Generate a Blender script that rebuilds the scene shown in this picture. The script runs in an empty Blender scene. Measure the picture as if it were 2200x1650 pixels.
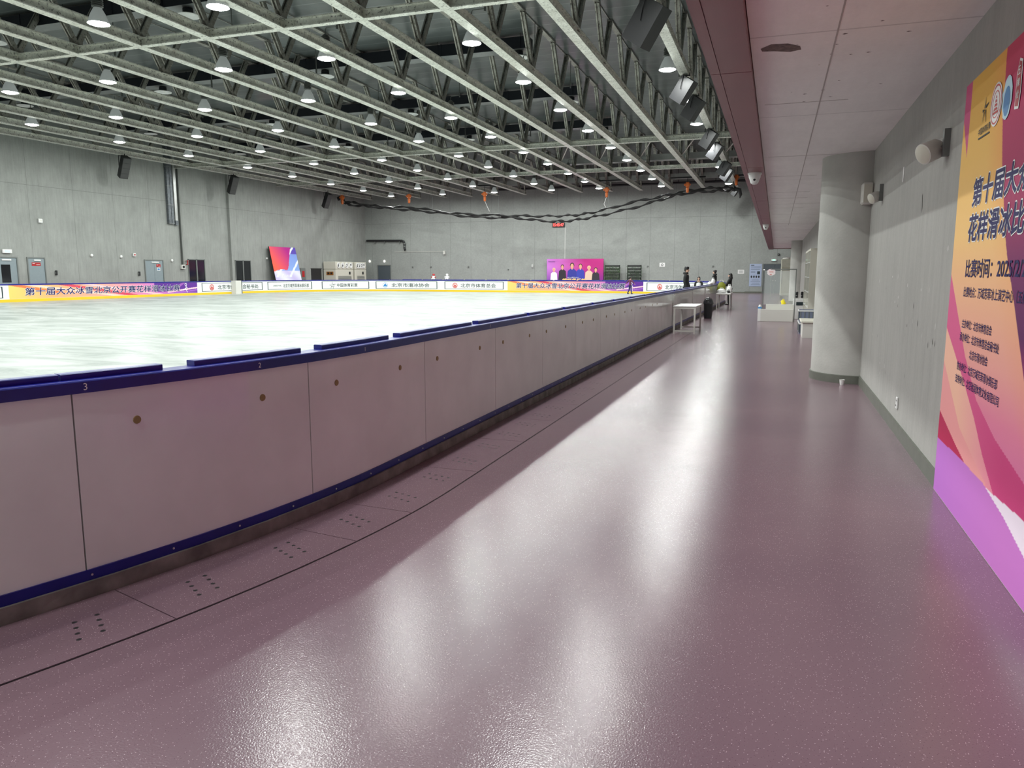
import bpy, math, random
from mathutils import Vector, Matrix
random.seed(7)
PI = math.pi
SC = bpy.context.scene
COL = SC.collection

# ---------------------------------------------------------------- camera
cam_d = bpy.data.cameras.new('camera')
cam_d.sensor_fit = 'HORIZONTAL'
cam_d.sensor_width = 36.0
cam_d.lens = 1620.0 / 2200.0 * 36.0
cam_d.clip_end = 300
cam = bpy.data.objects.new('camera', cam_d)
COL.objects.link(cam)
EYE = 1.65
PITCH = math.radians(8.39)
YAW = math.radians(19.13)
cam.location = (0, 0, EYE)
cam.rotation_euler = (PI / 2 - PITCH, 0, YAW)
SC.camera = cam

# ---------------------------------------------------------------- world, exposure
w = bpy.data.worlds.new('world')
SC.world = w
w.use_nodes = True
w.node_tree.nodes['Background'].inputs[0].default_value = (0.55, 0.6, 0.6, 1)
w.node_tree.nodes['Background'].inputs[1].default_value = 0.02
SC.view_settings.view_transform = 'Standard'
SC.view_settings.look = 'None'
SC.view_settings.gamma = 1
SC.view_settings.use_curve_mapping = False
SC.view_settings.exposure = 0.34
LAMP_POWER = 155.0
SC.cycles.max_bounces = 7
SC.cycles.diffuse_bounces = 5
SC.cycles.glossy_bounces = 3
SC.cycles.transmission_bounces = 4
SC.cycles.transparent_max_bounces = 6
SC.cycles.caustics_reflective = False
SC.cycles.caustics_refractive = False
SC.cycles.sample_clamp_indirect = 8.0
SC.cycles.use_light_tree = True
SC.cycles.use_denoising = True

# ---------------------------------------------------------------- main dimensions (metres)
WX_L, WX_R = -37.6, 1.25          # left hall wall, right corridor wall
WY_B, WY_N = 65.3, -8.0           # back wall, wall behind the camera
CEIL = 10.31
ZC = 3.38                         # corridor ceiling
ICE = 0.25


# ---------------------------------------------------------------- materials
def srgb(r, g, b):
    def f(c):
        c /= 255.0
        return c / 12.92 if c <= 0.04045 else ((c + 0.055) / 1.055) ** 2.4
    return (f(r), f(g), f(b), 1.0)


def N(nt, t, **kw):
    n = nt.nodes.new(t)
    for k, v in kw.items():
        if k.startswith('i_'):
            key = k[2:]
            n.inputs[int(key) if key.isdigit() else key.replace('_', ' ')].default_value = v
        else:
            setattr(n, k, v)
    return n


MATS = {}


def mat(name, col, rough=0.5, metal=0.0, spec=0.5, var=0.0, vscale=8.0, bump=0.0, bscale=40.0,
        emit=None, estr=1.0, alpha=None, coat=0.0):
    """plain procedural material with a little noise in colour and relief"""
    if name in MATS:
        return MATS[name]
    m = bpy.data.materials.new(name)
    m.use_nodes = True
    nt = m.node_tree
    b = nt.nodes['Principled BSDF']
    b.inputs['Base Color'].default_value = col
    b.inputs['Roughness'].default_value = rough
    b.inputs['Metallic'].default_value = metal
    b.inputs['Specular IOR Level'].default_value = spec
    b.inputs['Coat Weight'].default_value = coat
    b.inputs['Coat Roughness'].default_value = 0.08
    tc = N(nt, 'ShaderNodeTexCoord')
    no = N(nt, 'ShaderNodeTexNoise', i_Scale=vscale, i_Detail=5.0)
    nt.links.new(tc.outputs['Object'], no.inputs['Vector'])
    if var > 0:
        cr = N(nt, 'ShaderNodeValToRGB')
        cr.color_ramp.elements[0].position = 0.3
        cr.color_ramp.elements[1].position = 0.7
        cr.color_ramp.elements[0].color = [c * (1 - var) for c in col[:3]] + [1]
        cr.color_ramp.elements[1].color = [min(1, c * (1 + var)) for c in col[:3]] + [1]
        nt.links.new(no.outputs['Fac'], cr.inputs['Fac'])
        nt.links.new(cr.outputs['Color'], b.inputs['Base Color'])
    if bump > 0:
        n2 = N(nt, 'ShaderNodeTexNoise', i_Scale=bscale, i_Detail=4.0)
        nt.links.new(tc.outputs['Object'], n2.inputs['Vector'])
        bp = N(nt, 'ShaderNodeBump', i_Strength=bump, i_Distance=0.01)
        nt.links.new(n2.outputs['Fac'], bp.inputs['Height'])
        nt.links.new(bp.outputs['Normal'], b.inputs['Normal'])
    if emit:
        b.inputs['Emission Color'].default_value = emit
        b.inputs['Emission Strength'].default_value = estr
    if alpha is not None:
        b.inputs['Alpha'].default_value = alpha
    MATS[name] = m
    return m


def concrete(name, col, axis, vstep, hstep, hoff=0.0, var=0.12, bump=0.25, streak=True, line=0.5):
    """board-marked concrete: mottling, vertical streaks, thin formwork joints every vstep/hstep metres"""
    m = bpy.data.materials.new(name)
    m.use_nodes = True
    nt = m.node_tree
    L = nt.links.new
    b = nt.nodes['Principled BSDF']
    b.inputs['Roughness'].default_value = 0.7
    b.inputs['Specular IOR Level'].default_value = 0.3
    g = N(nt, 'ShaderNodeNewGeometry')
    sp = N(nt, 'ShaderNodeSeparateXYZ')
    L(g.outputs['Position'], sp.inputs[0])
    n1 = N(nt, 'ShaderNodeTexNoise', i_Scale=0.8, i_Detail=9.0, i_Roughness=0.65)
    L(g.outputs['Position'], n1.inputs['Vector'])
    mp = N(nt, 'ShaderNodeMapping')
    mp.inputs['Scale'].default_value = (5, 5, 0.5) if streak else (4, 0.7, 4)
    L(g.outputs['Position'], mp.inputs['Vector'])
    n2 = N(nt, 'ShaderNodeTexNoise', i_Scale=1.6, i_Detail=8.0, i_Roughness=0.7)
    L(mp.outputs[0], n2.inputs['Vector'])
    n3 = N(nt, 'ShaderNodeTexNoise', i_Scale=28.0, i_Detail=6.0, i_Roughness=0.7)
    L(g.outputs['Position'], n3.inputs['Vector'])
    a1 = N(nt, 'ShaderNodeMath', operation='ADD')
    L(n1.outputs['Fac'], a1.inputs[0]); L(n2.outputs['Fac'], a1.inputs[1])
    a2 = N(nt, 'ShaderNodeMath', operation='MULTIPLY_ADD', i_1=0.5)
    L(n3.outputs['Fac'], a2.inputs[0]); L(a1.outputs[0], a2.inputs[2])
    cr = N(nt, 'ShaderNodeValToRGB')
    cr.color_ramp.elements[0].position = 0.38
    cr.color_ramp.elements[1].position = 0.62
    cr.color_ramp.elements[0].color = [c * (1 - var * 1.5) for c in col[:3]] + [1]
    cr.color_ramp.elements[1].color = [min(1, c * (1 + var)) for c in col[:3]] + [1]
    d = N(nt, 'ShaderNodeMath', operation='MULTIPLY', i_1=0.4)
    L(a2.outputs[0], d.inputs[0]); L(d.outputs[0], cr.inputs['Fac'])

    def joint(src, step, off, wd):
        q = N(nt, 'ShaderNodeMath', operation='ADD', i_1=off); L(src, q.inputs[0])
        q1 = N(nt, 'ShaderNodeMath', operation='PINGPONG', i_1=step / 2); L(q.outputs[0], q1.inputs[0])
        q2 = N(nt, 'ShaderNodeMath', operation='LESS_THAN', i_1=wd); L(q1.outputs[0], q2.inputs[0])
        return q2.outputs[0]
    j1 = joint(sp.outputs[axis], vstep, 0.0, 0.012)
    j2 = joint(sp.outputs['Z' if axis != 'Z' else 'X'], hstep, hoff, 0.012)
    mx = N(nt, 'ShaderNodeMath', operation='MAXIMUM'); L(j1, mx.inputs[0]); L(j2, mx.inputs[1])
    ml = N(nt, 'ShaderNodeMath', operation='MULTIPLY', i_1=line); L(mx.outputs[0], ml.inputs[0])
    mix = N(nt, 'ShaderNodeMix', data_type='RGBA')
    L(ml.outputs[0], mix.inputs[0]); L(cr.outputs['Color'], mix.inputs[6])
    mix.inputs[7].default_value = [c * 0.3 for c in col[:3]] + [1]
    L(mix.outputs[2], b.inputs['Base Color'])
    bp = N(nt, 'ShaderNodeBump', i_Strength=bump, i_Distance=0.01)
    L(a2.outputs[0], bp.inputs['Height']); L(bp.outputs['Normal'], b.inputs['Normal'])
    MATS[name] = m
    return m


def floor_material():
    m = bpy.data.materials.new('mauve_speckled_resin')
    m.use_nodes = True
    nt = m.node_tree; L = nt.links.new
    b = nt.nodes['Principled BSDF']
    g = N(nt, 'ShaderNodeNewGeometry')
    n1 = N(nt, 'ShaderNodeTexNoise', i_Scale=0.5, i_Detail=4.0)
    L(g.outputs['Position'], n1.inputs['Vector'])
    cr = N(nt, 'ShaderNodeValToRGB')
    cr.color_ramp.elements[0].position = 0.35; cr.color_ramp.elements[1].position = 0.7
    cr.color_ramp.elements[0].color = srgb(112, 89, 100)
    cr.color_ramp.elements[1].color = srgb(125, 101, 110)
    L(n1.outputs['Fac'], cr.inputs['Fac'])
    vo = N(nt, 'ShaderNodeTexVoronoi', i_Scale=88.0)
    L(g.outputs['Position'], vo.inputs['Vector'])
    lt = N(nt, 'ShaderNodeMath', operation='LESS_THAN', i_1=0.16); L(vo.outputs['Distance'], lt.inputs[0])
    sc = N(nt, 'ShaderNodeSeparateColor'); L(vo.outputs['Color'], sc.inputs[0])
    gt = N(nt, 'ShaderNodeMath', operation='GREATER_THAN', i_1=0.35); L(sc.outputs[0], gt.inputs[0])
    mu = N(nt, 'ShaderNodeMath', operation='MULTIPLY'); L(lt.outputs[0], mu.inputs[0]); L(gt.outputs[0], mu.inputs[1])
    mu2 = N(nt, 'ShaderNodeMath', operation='MULTIPLY', i_1=0.75); L(mu.outputs[0], mu2.inputs[0])
    mix = N(nt, 'ShaderNodeMix', data_type='RGBA'); L(mu2.outputs[0], mix.inputs[0]); L(cr.outputs['Color'], mix.inputs[6])
    mix.inputs[7].default_value = srgb(205, 180, 190)
    vo2 = N(nt, 'ShaderNodeTexVoronoi', i_Scale=80.0)
    L(g.outputs['Position'], vo2.inputs['Vector'])
    lt2 = N(nt, 'ShaderNodeMath', operation='LESS_THAN', i_1=0.14); L(vo2.outputs['Distance'], lt2.inputs[0])
    mu3 = N(nt, 'ShaderNodeMath', operation='MULTIPLY', i_1=0.6); L(lt2.outputs[0], mu3.inputs[0])
    mix2 = N(nt, 'ShaderNodeMix', data_type='RGBA'); L(mu3.outputs[0], mix2.inputs[0]); L(mix.outputs[2], mix2.inputs[6])
    mix2.inputs[7].default_value = srgb(75, 40, 60)
    L(mix2.outputs[2], b.inputs['Base Color'])
    n2 = N(nt, 'ShaderNodeTexNoise', i_Scale=130.0, i_Detail=1.0)
    L(g.outputs['Position'], n2.inputs['Vector'])
    bp = N(nt, 'ShaderNodeBump', i_Strength=0.55, i_Distance=0.0013)
    L(n2.outputs['Fac'], bp.inputs['Height']); L(bp.outputs['Normal'], b.inputs['Normal'])
    b.inputs['Roughness'].default_value = 0.195
    b.inputs['Specular IOR Level'].default_value = 0.53
    return m


def ice_material():
    m = bpy.data.materials.new('scratched_ice_painted_sheen')
    m.use_nodes = True
    nt = m.node_tree; L = nt.links.new
    b = nt.nodes['Principled BSDF']
    g = N(nt, 'ShaderNodeNewGeometry')
    n0 = N(nt, 'ShaderNodeTexNoise', i_Scale=0.3, i_Detail=2.0); L(g.outputs['Position'], n0.inputs['Vector'])
    mp = N(nt, 'ShaderNodeMapping'); mp.inputs['Rotation'].default_value = (0, 0, 0.33); mp.inputs['Scale'].default_value = (0.35, 0.9, 1)
    L(g.outputs['Position'], mp.inputs['Vector'])
    n1 = N(nt, 'ShaderNodeTexNoise', i_Scale=1.1, i_Detail=8.0, i_Roughness=0.72, i_Distortion=1.2)
    L(mp.outputs[0], n1.inputs['Vector'])
    cr = N(nt, 'ShaderNodeValToRGB')  # colour streaks: scratches, with smeared reflections painted in
    cr.color_ramp.elements[0].position = 0.38; cr.color_ramp.elements[1].position = 0.6
    cr.color_ramp.elements[0].color = (0.21, 0.24, 0.222, 1)
    cr.color_ramp.elements[1].color = (0.40, 0.428, 0.408, 1)
    L(n1.outputs['Fac'], cr.inputs['Fac'])
    L(cr.outputs['Color'], b.inputs['Base Color'])
    r = N(nt, 'ShaderNodeMapRange', i_To_Min=0.45, i_To_Max=0.25); L(n1.outputs['Fac'], r.inputs['Value'])
    L(r.outputs[0], b.inputs['Roughness'])
    bp = N(nt, 'ShaderNodeBump', i_Strength=0.15, i_Distance=0.02); L(n1.outputs['Fac'], bp.inputs['Height'])
    L(bp.outputs['Normal'], b.inputs['Normal'])
    b.inputs['Specular IOR Level'].default_value = 0.2
    return m


def deck_material():
    """profiled metal roof deck, ribs running across the hall"""
    m = bpy.data.materials.new('grey_roof_deck')
    m.use_nodes = True
    nt = m.node_tree; L = nt.links.new
    b = nt.nodes['Principled BSDF']
    g = N(nt, 'ShaderNodeNewGeometry')
    sp = N(nt, 'ShaderNodeSeparateXYZ'); L(g.outputs['Position'], sp.inputs[0])
    pp = N(nt, 'ShaderNodeMath', operation='PINGPONG', i_1=0.45); L(sp.outputs['Y'], pp.inputs[0])
    lt = N(nt, 'ShaderNodeMath', operation='LESS_THAN', i_1=0.022); L(pp.outputs[0], lt.inputs[0])
    n1 = N(nt, 'ShaderNodeTexNoise', i_Scale=0.4, i_Detail=5.0); L(g.outputs['Position'], n1.inputs['Vector'])
    cr = N(nt, 'ShaderNodeValToRGB')
    cr.color_ramp.elements[0].position = 0.35; cr.color_ramp.elements[1].position = 0.65
    cr.color_ramp.elements[0].color = (0.105, 0.12, 0.12, 1)
    cr.color_ramp.elements[1].color = (0.15, 0.168, 0.168, 1)
    L(n1.outputs['Fac'], cr.inputs['Fac'])
    mix = N(nt, 'ShaderNodeMix', data_type='RGBA'); L(lt.outputs[0], mix.inputs[0]); L(cr.outputs['Color'], mix.inputs[6])
    mix.inputs[7].default_value = (0.24, 0.255, 0.255, 1)
    L(mix.outputs[2], b.inputs['Base Color'])
    bp = N(nt, 'ShaderNodeBump', i_Strength=0.4, i_Distance=0.03); L(pp.outputs[0], bp.inputs['Height'])
    L(bp.outputs['Normal'], b.inputs['Normal'])
    b.inputs['Roughness'].default_value = 0.3
    b.inputs['Metallic'].default_value = 0.25
    return m


def steel_material(name, c0, c1, rough=0.55, metal=0.15, spot=0.35):
    """mottled galvanised steel with dark freckles"""
    m = bpy.data.materials.new(name)
    m.use_nodes = True
    nt = m.node_tree; L = nt.links.new
    b = nt.nodes['Principled BSDF']
    tc = N(nt, 'ShaderNodeTexCoord')
    n1 = N(nt, 'ShaderNodeTexNoise', i_Scale=3.0, i_Detail=6.0, i_Roughness=0.7); L(tc.outputs['Object'], n1.inputs['Vector'])
    cr = N(nt, 'ShaderNodeValToRGB')
    cr.color_ramp.elements[0].position = 0.3; cr.color_ramp.elements[1].position = 0.65
    cr.color_ramp.elements[0].color = c0; cr.color_ramp.elements[1].color = c1
    L(n1.outputs['Fac'], cr.inputs['Fac'])
    n2 = N(nt, 'ShaderNodeTexNoise', i_Scale=16.0, i_Detail=4.0, i_Roughness=0.6); L(tc.outputs['Object'], n2.inputs['Vector'])
    c2 = N(nt, 'ShaderNodeValToRGB')
    c2.color_ramp.elements[0].position = 0.36; c2.color_ramp.elements[1].position = 0.44
    c2.color_ramp.elements[0].color = (spot, spot, spot, 1); c2.color_ramp.elements[1].color = (1, 1, 1, 1)
    L(n2.outputs['Fac'], c2.inputs['Fac'])
    mix = N(nt, 'ShaderNodeMix', data_type='RGBA', blend_type='MULTIPLY'); mix.inputs[0].default_value = 1
    L(cr.outputs['Color'], mix.inputs[6]); L(c2.outputs['Color'], mix.inputs[7])
    L(mix.outputs[2], b.inputs['Base Color'])
    b.inputs['Roughness'].default_value = rough
    b.inputs['Metallic'].default_value = metal
    MATS[name] = m
    return m


def attr_material(name='printed_artwork', rough=0.6):
    """print whose colours are stored on the mesh"""
    if name in MATS:
        return MATS[name]
    m = bpy.data.materials.new(name)
    m.use_nodes = True
    nt = m.node_tree
    b = nt.nodes['Principled BSDF']
    a = N(nt, 'ShaderNodeAttribute', attribute_name='Col')
    nt.links.new(a.outputs['Color'], b.inputs['Base Color'])
    b.inputs['Roughness'].default_value = rough
    b.inputs['Specular IOR Level'].default_value = 0.25
    MATS[name] = m
    return m


M_FLOOR = floor_material()
M_ICE = ice_material()
M_DECK = deck_material()
M_HALLC = concrete('hall_concrete', (0.295, 0.305, 0.289, 1), 'Y', 2.75, 12.4, 6.15, 0.13, 0.3)
M_BACKC = concrete('back_concrete', (0.31, 0.327, 0.311, 1), 'X', 2.05, 12.4, 6.15, 0.10, 0.3, False)
M_CORC = concrete('corridor_concrete', (0.37, 0.362, 0.344, 1), 'Y', 60.0, 60.0, 20, 0.10, 0.35)
M_CCEIL = concrete('painted_corridor_ceiling', (0.90, 0.89, 0.87, 1), 'Y', 3.1, 60.0, 20, 0.05, 0.25, False, 0.35)
M_STEEL = steel_material('galvanised_chord_steel', (0.60, 0.60, 0.53, 1), (0.90, 0.91, 0.84, 1), 0.42, 0.6)
M_STEELD = steel_material('galvanised_brace_steel', (0.24, 0.23, 0.2, 1), (0.44, 0.43, 0.39, 1), 0.45, 0.65)
M_RED = mat('dark_red_cladding', srgb(112, 38, 42), 0.35, 0.1, var=0.06, vscale=1.5)
M_BLUE = mat('navy_blue_plastic', srgb(8, 16, 120), 0.35, var=0.12, vscale=5, bump=0.05)
M_WHITEP = mat('white_board_plastic', (0.82, 0.85, 0.825, 1), 0.13, var=0.05, vscale=2.5, bump=0.02, bscale=3)
M_INWHITE = mat('white_board_inner', (0.8, 0.82, 0.81, 1), 0.35)
M_YEL = mat('yellow_kick_plastic', srgb(225, 190, 40), 0.4)
M_BLACK = mat('black_plastic', (0.012, 0.012, 0.014, 1), 0.45)
M_BLKDUCT = mat('black_duct_metal', (0.010, 0.012, 0.018, 1), 0.4, 0.2)
M_DUCTU = mat('grey_duct_metal', (0.22, 0.235, 0.235, 1), 0.4, 0.3, var=0.1)
M_WHITE = mat('white_plastic', (0.75, 0.75, 0.74, 1), 0.4)
M_OFFW = mat('offwhite_metal', (0.62, 0.61, 0.57, 1), 0.45)
M_CREAM = mat('cream_laminate', (0.6, 0.58, 0.5, 1), 0.45)
M_CHROME = mat('brushed_steel', (0.6, 0.6, 0.6, 1), 0.3, 1.0)
M_DOOR = mat('grey_door_paint', srgb(130, 142, 147), 0.5, var=0.03)
M_DOORD = mat('dark_grey_door_paint', srgb(78, 86, 92), 0.5, var=0.03)
M_FRAME = mat('grey_frame_metal', srgb(120, 124, 122), 0.45, 0.3)
M_DGLASS = mat('dark_window_glass', (0.01, 0.012, 0.014, 1), 0.08)
M_GLASS = mat('clear_acrylic', (0.9, 0.95, 0.93, 1), 0.05, alpha=0.18)
M_ORANGE = mat('orange_hoist_paint', srgb(205, 105, 40), 0.5)
M_REDS = mat('red_sign', srgb(165, 25, 30), 0.5)
M_LENS = mat('lit_lamp_lens', (1, 1, 1, 1), 0.5, emit=(0.95, 1.0, 0.97, 1), estr=25)
M_BELL = mat('lamp_reflector_glass', (0.5, 0.52, 0.52, 1), 0.2, 0.2, emit=(0.9, 1, 0.96, 1), estr=0.10)
M_HOUSE = mat('lamp_housing_metal', (0.17, 0.18, 0.17, 1), 0.4, 0.6)
M_ART = attr_material()
M_INK = mat('navy_ink', srgb(38, 32, 92), 0.5, spec=0.1)
M_INKW = mat('white_ink', (0.88, 0.88, 0.88, 1), 0.5)
M_INKG = mat('dark_grey_ink', srgb(52, 62, 66), 0.5, spec=0.1)
M_INKR = mat('red_ink', srgb(205, 70, 65), 0.5)
M_INKB = mat('blue_ink', srgb(60, 130, 190), 0.5)
M_GOLD = mat('gold_ink', srgb(245, 205, 120), 0.5)


# ---------------------------------------------------------------- mesh builder
class MB:
    def __init__(s):
        s.v = []; s.f = []; s.m = []; s.c = None

    def add(s, vs, fs, mi=0):
        o = len(s.v)
        s.v += [tuple(p) for p in vs]
        s.f += [tuple(i + o for i in f) for f in fs]
        s.m += [mi] * len(fs)
        return s

    def box(s, x0, x1, y0, y1, z0, z1, mi=0):
        return s.add([(x0, y0, z0), (x1, y0, z0), (x1, y1, z0), (x0, y1, z0), (x0, y0, z1), (x1, y0, z1), (x1, y1, z1), (x0, y1, z1)],
                     [(0, 3, 2, 1), (4, 5, 6, 7), (0, 1, 5, 4), (1, 2, 6, 5), (2, 3, 7, 6), (3, 0, 4, 7)], mi)

    def bbox(s, x0, x1, y0, y1, z0, z1, b=0.01, mi=0):
        """box with chamfered edges"""
        vs = []
        for z, k in ((z0, b), (z0 + b, 0), (z1 - b, 0), (z1, b)):
            xa, xb, ya, yb = x0 + k, x1 - k, y0 + k, y1 - k
            vs += [(xa + b, ya, z), (xb - b, ya, z), (xb, ya + b, z), (xb, yb - b, z), (xb - b, yb, z), (xa + b, yb, z), (xa, yb - b, z), (xa, ya + b, z)]
        fs = [tuple(reversed(range(8))), tuple(range(24, 32))]
        for r in range(3):
            for i in range(8):
                j = (i + 1) % 8
                fs.append((r * 8 + i, r * 8 + j, r * 8 + 8 + j, r * 8 + 8 + i))
        return s.add(vs, fs, mi)

    def bar(s, p0, p1, wx, wy, up=(0, 0, 1), mi=0):
        """rectangular bar from p0 to p1"""
        p0, p1 = Vector(p0), Vector(p1)
        d = (p1 - p0).normalized()
        a = d.cross(Vector(up))
        if a.length < 1e-4: a = d.cross(Vector((1, 0, 0)))
        a.normalize(); b = a.cross(d)
        vs = []
        for p in (p0, p1):
            for i, j in ((-1, -1), (1, -1), (1, 1), (-1, 1)):
                vs.append(p + a * (i * wx / 2) + b * (j * wy / 2))
        return s.add(vs, [(0, 3, 2, 1), (4, 5, 6, 7), (0, 1, 5, 4), (1, 2, 6, 5), (2, 3, 7, 6), (3, 0, 4, 7)], mi)

    def tube(s, pts, r, n=8, mi=0, caps=True):
        pts = [Vector(p) for p in pts]
        rs = r if isinstance(r, (list, tuple)) else [r] * len(pts)
        vs = []
        ref = Vector((0, 0, 1))
        d0 = (pts[1] - pts[0]).normalized()
        if abs(d0.dot(ref)) > 0.9: ref = Vector((1, 0, 0))
        a = d0.cross(ref).normalized()
        for i, p in enumerate(pts):
            d = (pts[min(i + 1, len(pts) - 1)] - pts[max(i - 1, 0)]).normalized()
            a = (a - d * a.dot(d)).normalized()
            b = d.cross(a)
            for k in range(n):
                t = 2 * PI * k / n
                vs.append(p + (a * math.cos(t) + b * math.sin(t)) * rs[i])
        fs = []
        for i in range(len(pts) - 1):
            for k in range(n):
                k2 = (k + 1) % n
                fs.append((i * n + k, i * n + k2, (i + 1) * n + k2, (i + 1) * n + k))
        if caps:
            fs.append(tuple(reversed(range(n))))
            fs.append(tuple((len(pts) - 1) * n + k for k in range(n)))
        return s.add(vs, fs, mi)

    def lathe(s, prof, n=20, c=(0, 0, 0), mi=0, axis=None, caps=True):
        """profile [(r, z)] turned about a vertical axis through c (or about the matrix axis)"""
        vs = []
        for r, z in prof:
            for k in range(n):
                t = 2 * PI * k / n
                p = Vector((r * math.cos(t), r * math.sin(t), z))
                if axis is not None: p = axis @ p
                vs.append(p + Vector(c))
        fs = []
        for i in range(len(prof) - 1):
            for k in range(n):
                k2 = (k + 1) % n
                fs.append((i * n + k, i * n + k2, (i + 1) * n + k2, (i + 1) * n + k))
        if caps and prof[0][0] > 1e-5: fs.append(tuple(reversed(range(n))))
        if caps and prof[-1][0] > 1e-5: fs.append(tuple((len(prof) - 1) * n + k for k in range(n)))
        return s.add(vs, fs, mi)

    def ball(s, c, rx, ry=None, rz=None, n=12, mi=0):
        ry = ry or rx; rz = rz or rx
        vs = []; fs = []
        for i in range(n // 2 + 1):
            ph = PI * i / (n // 2)
            for k in range(n):
                t = 2 * PI * k / n
                vs.append((c[0] + rx * math.sin(ph) * math.cos(t), c[1] + ry * math.sin(ph) * math.sin(t), c[2] + rz * math.cos(ph)))
        for i in range(n // 2):
            for k in range(n):
                k2 = (k + 1) % n
                fs.append((i * n + k, (i + 1) * n + k, (i + 1) * n + k2, i * n + k2))
        return s.add(vs, fs, mi)

    def build(s, name, mats, parent=None, smooth=False, loc=(0, 0, 0), colors=None):
        me = bpy.data.meshes.new(name)
        me.from_pydata(s.v, [], s.f)
        ms = mats if isinstance(mats, (list, tuple)) else [mats]
        for m in ms: me.materials.append(m)
        if len(ms) > 1: me.polygons.foreach_set('material_index', s.m)
        if smooth:
            me.polygons.foreach_set('use_smooth', [True] * len(me.polygons))
        if colors is not None:
            at = me.color_attributes.new('Col', 'FLOAT_COLOR', 'POINT')
            flat = []
            for c in colors: flat += [c[0], c[1], c[2], 1.0]
            at.data.foreach_set('color', flat)
        me.update()
        if smooth == 'auto':
            me.set_sharp_from_angle(angle=math.radians(40))
        o = bpy.data.objects.new(name, me)
        o.location = loc
        COL.objects.link(o)
        if parent: o.parent = parent
        return o


def tag(o, label=None, cat=None, group=None, kind=None):
    if label: o['label'] = label
    if cat: o['category'] = cat
    if group: o['group'] = group
    if kind: o['kind'] = kind
    return o


def thing(name, label, cat, loc=(0, 0, 0), rz=0.0, group=None):
    o = bpy.data.objects.new(name, None)
    o.empty_display_size = 0.2
    o.location = loc; o.rotation_euler = (0, 0, rz)
    COL.objects.link(o)
    return tag(o, label, cat, group)


def struct(name, mb, mats, **kw):
    o = mb.build(name, mats, **kw)
    o['kind'] = 'structure'
    return o


def copy_tree(o, parent=None):
    c = o.copy(); COL.objects.link(c)
    if parent: c.parent = parent
    for ch in list(o.children):
        copy_tree(ch, c)
    return c


def relabel(o, label, group=None):
    o['label'] = label
    if group: o['group'] = group
    return o


# ---------------------------------------------------------------- lettering
_tcache = {}


def glyphs(body, bold=0.0):
    """flat glyph mesh, cap height about 1, starting at x=0"""
    k = (body, bold)
    if k in _tcache: return _tcache[k]
    c = bpy.data.curves.new('lettering', 'FONT')
    c.body = body
    c.size = 1.0
    c.offset = bold
    c.resolution_u = 3
    o = bpy.data.objects.new('lettering', c)
    COL.objects.link(o)
    dg = bpy.context.evaluated_depsgraph_get()
    dg.update()
    me = bpy.data.meshes.new_from_object(o.evaluated_get(dg))
    vs = [(v.co.x, v.co.y) for v in me.vertices]
    fs = [tuple(p.vertices) for p in me.polygons]
    bpy.data.objects.remove(o); bpy.data.curves.remove(c); bpy.data.meshes.remove(me)
    _tcache[k] = (vs, fs)
    return _tcache[k]


def text_on(mb, body, u0, v0, height, width=None, fn=None, bold=0.0, shear=0.0, mi=0, lift=0.0, slope=0.0):
    """puts lettering on a surface; fn(u, v, lift) -> point. width stretches the line to that length"""
    if bold > 0:                       # heavier weight: the line printed several times, shifted by a hair
        n = 12 if bold > 0.04 else 8
        for k in range(n):
            a = 2 * PI * k / n
            gx = glyphs(body, 0.0)[0]
            w0 = width if width is not None else height / (max(p[1] for p in gx) - min(p[1] for p in gx)) * (max(p[0] for p in gx) - min(p[0] for p in gx))
            d = bold * height
            text_on(mb, body, u0 + d * math.cos(a), v0 + d * math.sin(a), height, w0, fn, 0.0, shear, mi, lift + k * 0.00003, slope)
    vs, fs = glyphs(body, 0.0)
    if not vs: return
    x0 = min(p[0] for p in glyphs(body, 0.0)[0]); x1 = max(p[0] for p in glyphs(body, 0.0)[0])
    y0 = min(p[1] for p in glyphs(body, 0.0)[0]); y1 = max(p[1] for p in glyphs(body, 0.0)[0])
    sy = height / (y1 - y0)
    sx = sy if width is None else width / (x1 - x0)
    out = []
    for x, y in vs:
        v = (y - y0) * sy
        u = (x - x0) * sx + shear * v
        out.append(fn(u0 + u, v0 + v + slope * u, lift))
    mb.add(out, fs, mi)


# ---------------------------------------------------------------- the rink outline
ROT = -0.007; PX, PY = -2.86, 11.0
RAD = 8.5; V0, V1 = 5.2 - 8.5, 52.0; RW = 32.0
SEG1 = V1 - V0 - 2 * RAD
QC = PI * RAD / 2
PERIM = 2 * SEG1 + 2 * (RW - 2 * RAD) + 4 * QC


def rink(s, off=0.0):
    """point and heading on the outer face of the boards, s runs clockwise from the far left side; off > 0 goes inwards"""
    s = s % PERIM
    x, y, h = -RW, V0 + RAD, PI / 2
    for k, l in (('l', SEG1), ('c', QC), ('l', RW - 2 * RAD), ('c', QC)) * 2:
        if s <= l:
            if k == 'l':
                x += math.cos(h) * s; y += math.sin(h) * s
            else:
                cx, cy = x + math.sin(h) * RAD, y - math.cos(h) * RAD
                h -= s / RAD
                x, y = cx - math.sin(h) * RAD, cy + math.cos(h) * RAD
            x += math.sin(h) * off; y -= math.cos(h) * off
            c, sn = math.cos(ROT), math.sin(ROT)
            return (PX + x * c - (y - PY) * sn, PY + x * sn + (y - PY) * c)
        s -= l
        if k == 'l':
            x += math.cos(h) * l; y += math.sin(h) * l
        else:
            cx, cy = x + math.sin(h) * RAD, y - math.cos(h) * RAD
            h -= PI / 2
            x, y = cx - math.sin(h) * RAD, cy + math.cos(h) * RAD
    return rink(0.0, off)


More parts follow.
